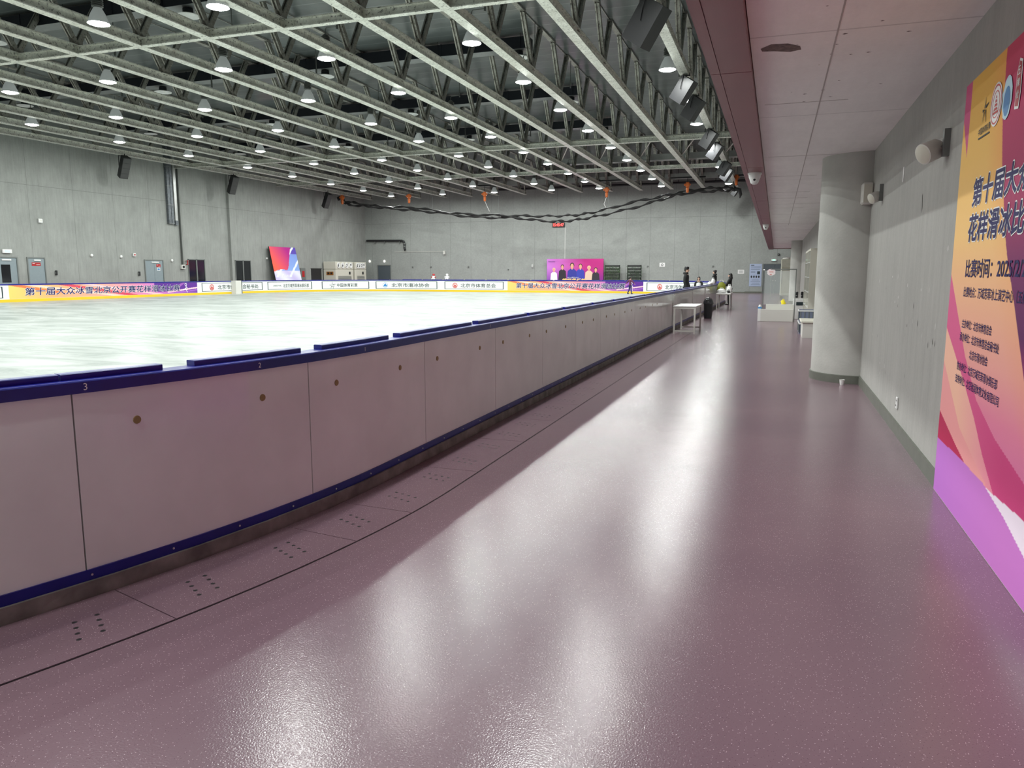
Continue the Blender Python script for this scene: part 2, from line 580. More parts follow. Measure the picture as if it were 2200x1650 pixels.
def strip(mb, s0, s1, prof, step=0.5, mi=0, caps=True):
    """sweeps a closed profile [(off, z)] along the rink outline from s0 to s1"""
    n = max(1, int(math.ceil((s1 - s0) / step)))
    k = len(prof)
    vs = []
    for i in range(n + 1):
        s = s0 + (s1 - s0) * i / n
        for off, z in prof:
            p = rink(s, off)
            vs.append((p[0], p[1], z))
    fs = []
    for i in range(n):
        for j in range(k):
            j2 = (j + 1) % k
            fs.append((i * k + j, (i + 1) * k + j, (i + 1) * k + j2, i * k + j2))
    if caps:
        fs.append(tuple(range(k))); fs.append(tuple(n * k + j for j in reversed(range(k))))
    mb.add(vs, fs, mi)


def rect(o0, o1, z0, z1):
    return [(o0, z0), (o0, z1), (o1, z1), (o1, z0)]


# ================================================================= THE SETTING
mb = MB(); mb.box(WX_L - 0.5, WX_R + 0.3, WY_N, WY_B, -0.3, 0.0)
struct('floor', mb, M_FLOOR)
mb = MB(); mb.box(WX_L - 0.8, WX_R + 0.3, WY_N, WY_B + 0.3, CEIL, CEIL + 0.2)
struct('ceiling', mb, M_DECK)
mb = MB(); mb.box(WX_L - 0.3, WX_R + 0.3, WY_B, WY_B + 0.3, -0.3, CEIL)
struct('wall_back', mb, M_BACKC)
mb = MB()                                              # left wall with its pilaster-like bulge
mb.box(WX_L - 0.8, WX_L, WY_N, 43.8, -0.3, CEIL)
mb.box(WX_L - 0.8, WX_L - 0.22, 43.8, 46.0, -0.3, CEIL)
mb.box(WX_L - 0.8, WX_L, 46.0, WY_B, -0.3, CEIL)
struct('wall_left', mb, M_HALLC)
mb = MB(); mb.box(WX_R, WX_R + 0.3, WY_N, WY_B, -0.3, CEIL)
struct('wall_right', mb, M_CORC)
mb = MB(); mb.box(WX_L - 0.3, WX_R + 0.3, WY_N - 0.3, WY_N, -0.3, CEIL)
struct('wall_near', mb, M_BACKC)
mb = MB(); mb.box(-0.27, WX_R, WY_N, 58.0, ZC, ZC + 0.3)
struct('ceiling_corridor', mb, M_CCEIL)
mb = MB(); mb.box(-0.3, -0.1, WY_N, 58.0, ZC + 0.3, CEIL)
struct('wall_above_corridor', mb, M_HALLC)
# red beam: cladding panels with open joints
mb = MB()
y = WY_N
joints = [0.8, 6.85, 12.9, 18.9, 24.9, 31, 37, 43, 49, 55, 57.98]
for j in joints:
    mb.box(-0.52, -0.275, y + 0.006, j - 0.006, 3.3, 4.5)
    mb.box(-0.605, -0.526, y + 0.006, j - 0.006, 3.3, 4.5)
    y = j
mb.box(-0.60, -0.28, WY_N, 57.9, 3.312, 4.49)
mb.box(-0.27, WX_R, 57.98, 58.02, 3.34, 4.5)
struct('trim_1', mb, M_RED)
# grey skirting
mb = MB()
mb.box(WX_R - 0.02, WX_R, 6.4, 12.3, 0, 0.13)
mb.box(WX_R - 0.02, WX_R, 13.4, WY_B, 0, 0.13)
mb.box(WX_R - 0.02, WX_R, WY_N, 0.4, 0, 0.13)
mb.box(-2.4, -1.05, WY_B - 0.02, WY_B, 0, 0.13)
mb.box(-37.6, -2.4, WY_B - 0.02, WY_B, 0, 0.1)
struct('baseboard_right', mb, mat('grey_skirting', srgb(98, 100, 92), 0.5, var=0.1))

# round concrete columns against the corridor wall
M_COLC = mat('smooth_concrete', (0.42, 0.415, 0.39, 1), 0.65, var=0.1, vscale=2.2, bump=0.25, bscale=30)
for i, (cx, cy, r) in enumerate(((1.25, 12.88, 0.66), (1.2, 44.6, 0.5), (1.2, 29.5, 0.30))):
    if i == 2: continue
    c = thing('concrete_column', ['thick round concrete column against the corridor wall, nearest the camera',
                                  'thinner round concrete column far down the corridor by the white counter'][i], 'column', (cx, cy, 0), group=None)
    m = MB(); m.lathe([(r, 0), (r, ZC)], 64, (0, 0, 0)); m.build('shaft', M_COLC, c, 'auto')
    m = MB(); m.lathe([(r + 0.02, 0), (r + 0.02, 0.12), (r, 0.125)], 64); m.build('skirting', MATS['grey_skirting'], c, 'auto')
    c['kind'] = 'structure'

# ice and its slab
mb = MB()
ring = [rink(PERIM * i / 240, 0.12) for i in range(240)]
mb.add([(p[0], p[1], ICE) for p in ring] + [(p[0], p[1], 0.0) for p in ring],
       [tuple(reversed(range(240)))] + [(i, (i + 1) % 240, 240 + (i + 1) % 240, 240 + i) for i in range(240)])
tag(mb.build('ice_sheet', M_ICE), 'white ice sheet of the rink, streaked with scratches and painted reflections', 'ice')

# ================================================================= LAMPS
def make_lamp():
    t = thing('bell_lamp', '', 'lamp')
    m = MB()                                           # glass bell, mouth at z=0
    m.lathe([(0.285, 0.0), (0.285, 0.012), (0.268, 0.05), (0.235, 0.14), (0.185, 0.26), (0.13, 0.36), (0.105, 0.41), (0.098, 0.405), (0.12, 0.35), (0.175, 0.25), (0.224, 0.14), (0.258, 0.05), (0.274, 0.01), (0.285, 0.0)], 24, caps=False)
    m.build('reflector', M_BELL, t, 'auto')
    m = MB()
    pr = [(0.09, 0.36), (0.1, 0.42)]
    for k in range(5):
        z = 0.43 + k * 0.05
        pr += [(0.1, z), (0.15, z + 0.008), (0.15, z + 0.022), (0.1, z + 0.03)]
    pr += [(0.1, 0.7), (0.05, 0.74), (0.0, 0.745)]
    m.lathe(pr, 16); m.build('ballast_housing', M_HOUSE, t, 'auto')
    m = MB(); m.lathe([(0.0, -0.055), (0.09, -0.05), (0.17, -0.033), (0.23, -0.008), (0.262, 0.02), (0.0, 0.03)], 24)
    m.build('lens', M_LENS, t, 'auto')
    m = MB()
    m.tube([(0, 0, 0.73), (0, 0, 0.86), (0.03, 0, 0.92), (0.38, 0, 0.92), (0.42, 0, 0.94), (0.42, 0, 2.07)], 0.014, 6)
    m.box(0.40, 0.44, -0.03, 0.03, 0.85, 1.15)
    m.build('hanger_arm', M_HOUSE, t, 'auto')
    ld = bpy.data.lights.new('lamp_glow', 'AREA')
    ld.shape = 'DISK'; ld.size = 0.3; ld.energy = LAMP_POWER; ld.color = (0.96, 1.0, 0.965)
    l = bpy.data.objects.new('lamp_glow', ld); l.location = (0, 0, -0.058)
    COL.objects.link(l); l.parent = t
    return t


LX = [-3.75, -8.8, -13.75, -17.7, -22.7, -27.45, -32.4]
LY = [60.9, 56.1, 51.3, 46.4, 41.6, 36.4, 31.5, 26.6, 21.75, 16.8, 11.95, 7.1, 2.25, -2.6]
ORD = ['first', 'second', 'third', 'fourth', 'fifth', 'sixth', 'seventh', 'eighth', 'ninth', 'tenth', 'eleventh', 'twelfth', 'thirteenth', 'fourteenth']
lamp0 = make_lamp()
for j, y in enumerate(LY):
    for i, x in enumerate(LX):
        l = lamp0 if (i == 0 and j == 0) else copy_tree(lamp0)
        l.location = (x, y, 8.33)
        relabel(l, 'bell-shaped high-bay lamp, %s row from the back wall, %s from the red beam' % (ORD[j], ORD[i]), 'bell lamps hanging over the ice')

# ================================================================= ROOF STEEL
ZB = 8.4
TX = [-3.33 - 2.53 * i for i in range(14)]
NODE0, STEP = 19.05, 3.63


def i_beam(m, p0, p1, w, h, t=0.03):
    """I section, underside of the flange at the points' height"""
    p0, p1 = Vector(p0), Vector(p1)
    z = Vector((0, 0, 1))
    m.bar(p0 + z * t / 2, p1 + z * t / 2, w, t)
    m.bar(p0 + z * (h - t / 2), p1 + z * (h - t / 2), w * 0.8, t)
    m.bar(p0 + z * h / 2, p1 + z * h / 2, w * 0.20, h - 2 * t)


def make_truss():
    t = thing('roof_truss', '', 'roof truss', (0, 0, ZB))
    m = MB()
    m.box(-0.15, 0.15, WY_N + 0.5, 64.2, 0, 0.03)
    m.box(-0.03, 0.03, WY_N + 0.5, 64.2, 0.03, 0.26)
    m.box(-0.13, 0.13, WY_N + 0.5, 64.2, 0.26, 0.29)
    for ys in (48.3,):
        for k in range(3): m.box(-0.16, 0.16, ys + k * 0.25, ys + 0.1 + k * 0.25, -0.008, 0.0)
    m.build('bottom_chord', M_STEEL2, t)
    a = MB()
    for sx in (-1, 1): a.bar((sx * 0.055, 0, 0.28), (sx * 0.055, 0.95, 1.85), 0.045, 0.16)
    a.bar((0, 0.0, 0.28), (0, 0.95, 1.85), 0.09, 0.05)
    b = MB()
    for sx in (-1, 1): b.bar((sx * 0.055, 0, 0.28), (sx * 0.055, -1.05, 1.85), 0.045, 0.16)
    b.bar((0, 0.0, 0.28), (0, -1.05, 1.85), 0.09, 0.05)
    g = MB(); g.box(-0.03, 0.03, -0.22, 0.22, 0.26, 0.5)
    ao = a.build('diagonal', M_STEELD, t); bo = b.build('diagonal', M_STEELD, t); go = g.build('gusset_plate', M_STEELD, t)
    tp = MB(); tp.box(-0.09, 0.09, 0.86, STEP - 0.96, 1.84, 1.9); tp.bar((0, 0.95, 1.88), (0, -1.05, 1.88), 0.025, 0.025); to = tp.build('top_plate', M_STEELD, t)
    ys = [NODE0 + STEP * k for k in range(-7, 13)]
    for k, y in enumerate(ys):
        for src in (ao, bo, go, to):
            c = src if k == 0 else src.copy()
            if k: COL.objects.link(c); c.parent = t
            c.location = (0, y, 0)
    m = MB(); m.bar((0, 64.15, 0.05), (0, 63.8, 1.85), 0.1, 0.16); m.build('end_post', M_STEELD, t)
    return t


M_STEEL2 = M_STEEL
truss0 = make_truss()
for i, x in enumerate(TX):
    t = truss0 if i == 0 else copy_tree(truss0)
    t.location = (x, 0, ZB)
    lab = 'galvanised steel roof truss, %s from the red beam' % ORD[i]
    if i == 0: lab = 'galvanised steel roof truss nearest the red beam, black loudspeakers clamped under it'
    if i == 13: lab = 'galvanised steel roof truss farthest left, along the left concrete wall'
    relabel(t, lab, 'parallel steel roof trusses')
for k, y in enumerate((NODE0 - 3 * STEP, NODE0, NODE0 + 6 * STEP, NODE0 + 9 * STEP)):
    m = MB()
    i_beam(m, (WX_L, y, ZB + 0.004), (-0.35, y, ZB + 0.004), 0.2, 0.25)
    if k == 2:
        i_beam(m, (WX_L, y + 0.5, ZB + 0.28), (-0.35, y + 0.5, ZB + 0.28), 0.14, 0.12)
    for x in TX:
        m.box(x - 0.05, x + 0.05, y - 0.11, y + 0.11, ZB + 0.03, ZB + 0.25)
    tag(m.build('cross_beam', M_STEEL), ['steel cross beam nearest the camera, running under the roof trusses', 'steel cross beam crossing the trusses at the top left of the view',
        'double steel cross beam crossing the trusses midway down the hall', 'thin steel cross beam crossing the trusses near the back wall'][k], 'beam', 'steel cross beams under the roof')
# slanting tie rods near the splices
for i, x in enumerate(TX[:9]):
    m = MB(); m.bar((x, 48.4, ZB + 0.3), (x + 1.25, 46.0, ZB + 1.2), 0.05, 0.05); m.bar((x, 48.4, ZB + 0.3), (x - 0.2, 49.8, ZB + 1.7), 0.05, 0.05)
    tag(m.build('tie_rod', M_STEEL), 'thin slanting tie rod at the chord splice of the %s truss from the red beam' % ORD[i], 'tie rod', 'slanting tie rods at the truss splices')

# ================================================================= DUCTS
for k, (y, x1) in enumerate(((19.9, -8.9), (27.6, -8.95), (35.4, -9.0), (43.2, -9.05))):
    d = thing('black_air_duct', ['black air duct nearest the camera under the roof deck', 'second black air duct from the camera under the roof deck',
              'third black air duct from the camera under the roof deck', 'farthest black air duct under the roof deck'][k], 'duct', (x1, y, 9.78), group='black air ducts under the roof deck')
    m = MB(); m.box(-27.5, 0, 0, 0.55, 0.006, 0.42)
    for j in range(14): m.box(-27.5 + 2 * j, -27.46 + 2 * j, -0.015, 0.565, 0.0, 0.435)
    m.build('duct_body', M_BLKDUCT, d)
    m = MB(); m.box(-27.5, 0, 0.0, 0.55, -0.002, 0.004); m.build('underside', M_DUCTU, d)
    for j in range(4):
        x = -0.45 - 8.3 * j
        if x < -27.4: continue
        m = MB(); m.lathe([(0.0, -0.005), (0.12, -0.005), (0.16, -0.03), (0.16, -0.16), (0.1, -0.16)], 20, (x, 0.28, 0)); m.build('spigot', M_BLKDUCT, d, 'auto')
        m = MB(); m.lathe([(0.1, -0.16), (0.3, -0.2), (0.36, -0.23), (0.35, -0.245), (0.26, -0.235), (0.22, -0.2), (0.16, -0.235), (0.0, -0.24)], 24, (x, 0.28, 0)); m.build('diffuser', M_WHITE, d, 'auto')
    for j in range(9):
        m = MB(); m.tube([(-0.3 - 3.3 * j, -0.03, 0), (-0.3 - 3.3 * j, -0.03, CEIL - 9.78)], 0.008, 4); m.build('hanger_rod', M_BLKDUCT, d)
m = MB()
M_SILV = mat('silver_duct_metal', (0.45, 0.46, 0.45, 1), 0.3, 0.6, var=0.15, vscale=2)
for k, (y, z, x0, x1) in enumerate(((52.6, 9.15, -15, -0.4), (62.4, 9.05, -26, -0.4))):
    m = MB(); m.box(x0, x1, y, y + 0.7, z, z + 0.38)
    for j in range(int((x1 - x0) / 1.2)): m.box(x0 + j * 1.2, x0 + j * 1.2 + 0.04, y - 0.02, y + 0.72, z - 0.02, z + 0.4)
    tag(m.build('silver_duct', M_SILV), ['silver sheet-metal duct above the trusses midway to the back wall', 'silver sheet-metal duct above the trusses close to the back wall'][k], 'duct', 'silver ducts at the far end')
m = MB(); m.tube([(-24, 64.9, 8.98), (-0.4, 64.9, 8.98)], 0.09, 8)
for j in range(8): m.tube([(-23 + 3 * j, 64.9, 8.98), (-23 + 3 * j, 64.9, CEIL - 0.001)], 0.02, 4)
tag(m.build('overhead_pipe', M_BLACK), 'dark pipe along the top of the back wall', 'pipe')

# ================================================================= RINK BOARDS
bd = thing('rink_boards', 'curved white rink boards with navy top rail and kick strip', 'rink boards', (0, 0, 0))
m = MB(); strip(m, 0, PERIM, rect(-0.03, 0.12, 0.0, 0.085), 0.5, caps=False)
m.build('concrete_curb', mat('stained_curb_concrete', (0.20, 0.185, 0.17, 1), 0.8, var=0.35, vscale=6, bump=0.5, bscale=25), bd)
m = MB(); strip(m, 0, PERIM, rect(-0.012, 0.0, 0.085, 0.14), 0.5, caps=False)
m.build('kick_strip', M_BLUE, bd)
m = MB(); strip(m, 0, PERIM, [(-0.02, 1.055), (-0.02, 1.112), (-0.015, 1.118), (0.125, 1.118), (0.13, 1.112), (0.13, 1.055)], 0.5, caps=False)
m.build('top_rail', M_BLUE, bd)
m = MB(); strip(m, 0, PERIM, rect(0.115, 0.13, ICE, ICE + 0.14), 0.2, caps=False)
m.build('yellow_kick_plate', M_YEL, bd)
m = MB(); strip(m, 0, PERIM, rect(0.105, 0.12, 0.1, 1.055), 0.15, caps=False)
m.build('inner_facing', M_INWHITE, bd)
seams = [120.77, 119.19, 117.51, 115.75, 113.99, 112.31, 110.6, 108.95, 107.35, 105.6, 103.4, 101.41, 99.6, 97.4, 95.3, 93.2, 91.2, 89.2]
s = 122.5
for q in seams + [SEG1 + QC + RW - 2 * RAD + QC]:
    m = MB(); strip(m, q + 0.004, s - 0.004, rect(0.0, 0.02, 0.13, 1.056), 0.3)
    m.build('outer_panel', M_WHITEP, bd)
    s = q
s = 122.508
for q in (124.3, 126.1, 127.9, 130):
    m = MB(); strip(m, s, q - 0.008, rect(0.0, 0.02, 0.13, 1.056), 0.3)
    m.build('outer_panel', M_WHITEP, bd); s = q
m = MB(); strip(m, 130, PERIM, rect(0.0, 0.02, 0.13, 1.056), 0.5); strip(m, 0, SEG1 + QC + RW - 2 * RAD + QC, rect(0.0, 0.02, 0.13, 1.056), 0.6)
m.build('outer_panel', M_WHITEP, bd)
gaps = [(124.0, 123.9), (122.4, 122.3), (120.8, 120.79), (120.25, 120.05), (119.19, 118.97), (118.05, 117.85), (116.29, 116.11), (114.49, 114.39), (112.83, 112.69)]
g = 112.7 - 1.72
while g > 50: gaps.append((g + 0.07, g - 0.07)); g -= 1.72
for i in range(len(gaps) - 1):
    a, b = gaps[i][1], gaps[i + 1][0]
    if a - b < 0.05: continue
    m = MB(); strip(m, b, a, [(0.055, 1.118), (0.055, 1.146), (0.06, 1.15), (0.12, 1.15), (0.125, 1.146), (0.125, 1.118)], 0.3)
    m.build('top_pad', M_BLUE, bd)
m = MB()
for s in [120.45, 119.61, 118.89, 117.97, 117.25, 116.21, 115.51, 114.55, 113.83, 112.87] + [112.87 - 1.72 * k - d for k in range(1, 6) for d in (-0.72, 0)]:
    p = rink(s, 0); q = rink(s, 0.1)
    d = Vector((q[0] - p[0], q[1] - p[1], 0)).normalized()
    mt = d.to_track_quat('Z', 'Y').to_matrix()
    m.lathe([(0.0, -0.004), (0.021, -0.004), (0.023, 0.002)], 16, (p[0], p[1], 0.875), axis=mt)
m.build('bolt_caps', mat('tan_plug_plastic', srgb(150, 130, 85), 0.6), bd)
m = MB()
for i in range(60):
    s = 123 - i * 0.45
    p = rink(s, 0); q = rink(s, 0.1)
    mt = Vector((q[0] - p[0], q[1] - p[1], 0)).normalized().to_track_quat('Z', 'Y').to_matrix()
    m.lathe([(0.0, -0.015), (0.006, -0.015), (0.007, -0.011)], 8, (rink(s, -0.0)[0], rink(s, 0)[1], 0.113), axis=mt)
m.build('strip_screws', M_CHROME, bd)


def outer_fn(z0=0.0, off=-0.0225):
    def fn(u, v, lift):
        p = rink(-u, off - lift)
        return (p[0], p[1], v)
    return fn


m = MB()
for s, tx, h in ((120.72, '3', 0.035), (119.65, '2', 0.03), (118.55, '1', 0.03), (115.97, '7', 0.03)):
    text_on(m, tx, -s, 1.07, h, None, outer_fn(), bold=0.0)
m.build('stamped_numbers', M_INKW, bd)

for s0, wd in ((101.32, 0.05), (96.2, 0.06), (91.6, 0.09)):
    m = MB(); strip(m, s0, s0 + wd, rect(-0.02, 0.0, 0.13, 1.056), 0.1); m.build('gate_post', M_WHITE, bd)
m = MB(); strip(m, 96.3, 101.3, rect(-0.03, -0.015, 1.0, 1.03), 0.3); m.build('gate_rail', M_WHITE, bd)
# floor covers along the boards with drain holes
covers = [0.0]
sc0 = [122.9, 121.75, 120.66, 119.5, 118.92, 117.8, 116.6, 115.5, 114.4, 113.3, 112.2, 111.1, 110.0, 108.9, 107.8, 106.7, 105.6, 104.5, 103.4, 102.3, 101.2]
for i in range(len(sc0) - 1):
    a, b = sc0[i + 1], sc0[i]
    cv = thing('floor_cover_plate', 'mauve floor cover plate with drain holes beside the boards, %s from the camera' % (ORD + ['fifteenth', 'sixteenth', 'seventeenth', 'eighteenth', 'nineteenth', 'twentieth', 'twenty-first'])[i],
               'floor plate', (*rink((a + b) / 2, -0.3), 0), group='floor cover plates along the boards')
    o = cv.location
    m = MB(); strip(m, a + 0.003, b - 0.003, rect(-0.62, -0.045, 0.0, 0.006), 0.25)
    m.v = [(x - o.x, y - o.y, z) for x, y, z in m.v]
    n = 2 if b - a > 0.9 else 1
    for g in range(n):
        sm = a + (b - a) * (g + 0.5) / n
        for r in range(4):
            for c in range(2):
                p = rink(sm + (c - 0.5) * 0.10 + (r - 1.5) * 0.02, -0.27 - r * 0.065)
                m.lathe([(0.012, 0.0064), (0.0, 0.0068)], 10, (p[0] - o.x, p[1] - o.y, 0), mi=1)
    m.build('plate', [M_FLOOR, M_BLACK], cv)
# dark joint at the cover edge
m = MB(); strip(m, 101.2, 122.9, rect(-0.6245, -0.621, 0.0, 0.003), 0.3)
struct('trim_2', m, M_BLACK)


# ================================================================= DOORS, OPENINGS AND FITTINGS ON THE WALLS
def wall_left_fn(u, v, lift):            # u runs along +Y
    return (WX_L + 0.003 + lift, u, v)


def make_door(name, axis, a0, a1, z1, pos, leafmat, leaves=1, label=None, recess=0.12, glass=None, closer=True):
    """door on the left wall (axis 'L') or the back wall (axis 'B'); a0..a1 along the wall"""
    t = thing(name, None, None)
    t['kind'] = 'structure'

    def bx(m, u0, u1, d0, d1, z0, z2):
        if axis == 'L': m.box(pos + d0, pos + d1, u0, u1, z0, z2)
        else: m.box(u0, u1, pos - d1, pos - d0, z0, z2)
    m = MB()
    bx(m, a0 - 0.06, a0, -0.02, 0.05, 0, z1 + 0.06); bx(m, a1, a1 + 0.06, -0.02, 0.05, 0, z1 + 0.06); bx(m, a0, a1, -0.02, 0.05, z1, z1 + 0.06)
    m.build('door_frame', M_FRAME, t)
    wl = (a1 - a0) / leaves
    for k in range(leaves):
        m = MB(); bx(m, a0 + k * wl + 0.008, a0 + (k + 1) * wl - 0.008, 0.0, 0.022, 0.01, z1 - 0.01)
        lf = m.build('door_leaf', leafmat, t)
        if glass:
            m = MB(); bx(m, a0 + k * wl + wl * 0.3, a0 + (k + 1) * wl - wl * 0.3, 0.022, 0.026, 1.15, z1 - 0.35); m.build('glass_panel', M_DGLASS, lf)
        m = MB(); hx = a0 + k * wl + (wl - 0.12 if k == 0 else 0.06)
        bx(m, hx, hx + 0.05, 0.022, 0.07, 0.98, 1.06); m.build('door_handle', M_CHROME, lf)
    if closer:
        m = MB(); bx(m, a0 + 0.35 * (a1 - a0), a0 + 0.75 * (a1 - a0), 0.022, 0.07, z1 - 0.14, z1 - 0.07); m.build('door_closer', M_WHITE, t)
    return t


make_door('door_1', 'L', 28.0, 29.25, 2.42, WX_L, M_DOOR, 1, glass=True)
make_door('door_2', 'L', 29.9, 30.85, 2.42, WX_L, M_DOOR, 1)
make_door('door_3', 'L', 37.85, 39.3, 2.42, WX_L, M_DOOR, 2)
make_door('door_4', 'B', -36.3, -35.0, 2.33, WY_B, M_DOORD, 1, closer=False)
make_door('door_5', 'L', 63.0, 64.7, 2.35, WX_L, M_DOORD, 1, closer=False)
make_door('door_6', 'B', -1.0, 0.72, 2.33, WY_B, M_DOORD, 2, closer=False)
# red and white notices on the left doors
for (y0, y1, z0, z1, lab) in ((30.1, 30.62, 2.02, 2.2, 'red notice plate on the single grey door at the far left'), (38.75, 39.1, 2.02, 2.2, 'red notice plate on the grey double door left of the dark windows')):
    t = thing('notice_plate', lab, 'sign', (WX_L + 0.024, y0, z0), group='red notice plates on doors')
    m = MB(); m.box(0, 0.006, 0, y1 - y0, 0, z1 - z0); m.build('plate', M_REDS, t)
    m = MB()
    m.box(0.006, 0.0075, 0.04, (y1 - y0) * 0.35, 0.11, 0.13); m.box(0.006, 0.0075, (y1 - y0) * 0.5, (y1 - y0) * 0.9, 0.05, 0.07); m.build('white_lines', M_INKW, t)
t = thing('paper_notice', 'small white and blue paper notice on the grey double door', 'notice', (WX_L + 0.024, 38.8, 1.78))
m = MB(); m.box(0, 0.003, 0, 0.26, 0, 0.2); m.build('paper', M_WHITE, t)
m = MB(); m.box(0.003, 0.0036, 0.04, 0.22, 0.04, 0.15); m.build('blue_print', M_INKB, t)
# dark two-pane windows
for k, (y0, y1) in enumerate(((41.6, 43.1), (46.35, 48.0))):
    t = thing('window_%d' % (k + 1), None, None); t['kind'] = 'structure'
    m = MB(); m.box(WX_L - 0.01, WX_L + 0.012, y0, y1, 0.9, 2.52); m.build('glass_pane', M_DGLASS, t)
    m = MB()
    for yy in (y0 - 0.04, (y0 + y1) / 2 - 0.05, y1): m.box(WX_L, WX_L + 0.05, yy, yy + (0.1 if yy not in (y0 - 0.04, y1) else 0.05), 0.9, 2.56)
    m.box(WX_L, WX_L + 0.05, y0 - 0.04, y1 + 0.05, 2.52, 2.57); m.box(WX_L, WX_L + 0.05, y0 - 0.04, y1 + 0.05, 0.86, 0.9)
    m.build('window_frame', M_FRAME, t)
m = MB(); m.box(WX_L + 0.005, WX_L + 0.02, 55.95, 57.5, 0.9, 2.0); m.box(WX_L + 0.02, WX_L + 0.04, 55.9, 57.55, 1.98, 2.03)
tag(m.build('black_board', M_BLACK), 'black panel on the left wall beside the beige cabinets', 'panel')

# small boxes and heads on the walls
def wall_box(x, y, z, sx, sy, sz, name, label, cat, m0, detail=None, grp=None):
    t = thing(name, label, cat, (x, y, z), group=grp)
    m = MB(); m.bbox(-sx / 2, sx / 2, -sy / 2, sy / 2, -sz / 2, sz / 2, min(sx, sy, sz) * 0.15); m.build('housing', m0, t)
    m = MB()
    if sx < sy: m.box(sx / 2, sx / 2 + 0.006, -sy * 0.25, sy * 0.25, -sz * 0.25, sz * 0.25)
    else: m.box(-sx * 0.25, sx * 0.25, -sy / 2 - 0.006, -sy / 2, -sz * 0.25, sz * 0.25)
    m.build('face', detail or M_FRAME, t)
    return t


XL = WX_L + 0.062
wall_box(XL, 30.8, 4.42, 0.1, 0.22, 0.22, 'junction_box', 'small white box high on the left wall above the far-left doors', 'box', M_WHITE, M_OFFW)
wall_box(XL, 28.75, 2.75, 0.1, 0.5, 0.2, 'exit_sign', 'small green-lit exit sign above the leftmost door', 'sign', M_WHITE, mat('green_lit_sign', (0.3, 0.9, 0.6, 1), 0.5, emit=(0.3, 1.0, 0.6, 1), estr=1.2))
wall_box(XL, 37.0, 2.75, 0.1, 0.2, 0.2, 'alarm_box', 'white square alarm box left of the grey double door', 'alarm', M_WHITE, M_REDS)
wall_box(XL, 31.5, 1.65, 0.1, 0.1, 0.26, 'card_reader', 'black card reader right of the single grey door', 'card reader', M_BLACK)
wall_box(XL, 37.3, 1.6, 0.1, 0.1, 0.26, 'card_reader', 'black card reader left of the grey double door', 'card reader', M_BLACK)
wall_box(XL, 54.65, 1.55, 0.12, 0.7, 1.0, 'hose_cabinet', 'red and grey fire hose cabinet between the leaning poster and the beige cabinets', 'cabinet', M_FRAME, M_REDS)
wall_box(-23.0, WY_B - 0.05, 1.95, 0.1, 0.1, 0.1, 'wall_sensor', 'tiny grey sensor on the back wall left of the purple poster', 'sensor', M_FRAME)
wall_box(-20.7, WY_B - 0.06, 2.25, 0.14, 0.1, 0.24, 'wall_switch', 'small white switch box on the back wall just left of the purple poster', 'switch', M_WHITE)
t = thing('wall_plaque', 'square white plaque with a black diamond mark on the back wall', 'sign', (-9.4, WY_B - 0.02, 2.15))
m = MB(); m.box(0, 0.46, 0, 0.015, 0, 0.34); m.build('plate', M_WHITE, t)
m = MB()
for a in range(4):
    c, s_ = math.cos(PI / 2 * a), math.sin(PI / 2 * a)
    c2, s2 = math.cos(PI / 2 * (a + 1)), math.sin(PI / 2 * (a + 1))
    m.bar((0.23 + 0.1 * c, -0.006, 0.17 + 0.1 * s_), (0.23 + 0.1 * c2, -0.006, 0.17 + 0.1 * s2), 0.01, 0.03)
m.build('diamond_mark', M_BLACK, t)


def spot_head(loc, d, label, base, r=0.075, l=0.13, name='wall_spotlight', m0=None, grp=None, sc=1.0):
    """small drum-shaped projector on a bracket; d = facing direction, base = bracket root"""
    t = thing(name, label, 'spotlight', loc, group=grp)
    dd = Vector(d).normalized(); mt = dd.to_track_quat('Z', 'Y').to_matrix()
    m = MB(); m.lathe([(r * 0.75, -l), (r * 0.95, -l * 0.8), (r, 0), (r * 0.98, 0.008), (r * 0.9, 0.01)], 20, axis=mt); m.build('drum', m0 or M_OFFW, t, 'auto')
    m = MB(); m.lathe([(r * 0.88, 0.011), (r * 0.6, 0.018), (0, 0.02)], 20, axis=mt); m.build('front_lens', M_CREAM, t, 'auto')
    b = Vector(base) - Vector(loc); back = dd * (-l * 0.6)
    m = MB(); m.tube([b, b * 0.6 + back * 0.4, back], 0.012 * sc, 6); m.box(b.x - 0.03, b.x + 0.03, b.y - 0.03, b.y + 0.03, b.z - 0.09, b.z + 0.12); m.build('bracket', M_FRAME, t)
    return t


spot_head((1.08, 7.05, 2.60), (-0.75, -0.45, -0.35), 'round white wall spotlight beside the orange poster', (1.235, 7.0, 2.66), 0.085, 0.15)
spot_head((1.12, 11.0, 2.60), (-0.75, -0.4, -0.35), 'small round white wall spotlight near the round column', (1.235, 11.0, 2.66), 0.07, 0.12)
m = MB(); m.bbox(1.10, 1.25, 12.15, 12.4, 2.62, 2.92, 0.02)
t = thing('wall_loudspeaker', 'small off-white wall loudspeaker in the corner of the round column', 'loudspeaker', (1.1, 12.0, 2.6))
m.v = [(x - 1.1, y - 12.12, z - 2.6) for x, y, z in m.v]; m.build('cabinet', M_OFFW, t)
m = MB(); m.box(0.02, 0.13, 0.022, 0.03, 0.04, 0.29); m.build('grille', M_CREAM, t)
m = MB(); m.box(1.243, 1.25, 9.27, 9.33, 2.62, 2.78); tag(m.build('white_cover_plate', M_WHITE), 'narrow white cover plate high on the corridor wall', 'cover plate')
t = thing('wall_socket', 'white double socket low on the corridor wall near the poster', 'socket', (1.245, 8.56, 0.32))
m = MB(); m.bbox(-0.012, 0.004, -0.04, 0.04, -0.06, 0.06, 0.004); m.build('cover', M_WHITE, t)
m = MB()
for z in (-0.025, 0.025): m.box(-0.0135, -0.012, -0.015, 0.015, z - 0.008, z + 0.008)
m.build('slots', M_BLACK, t)
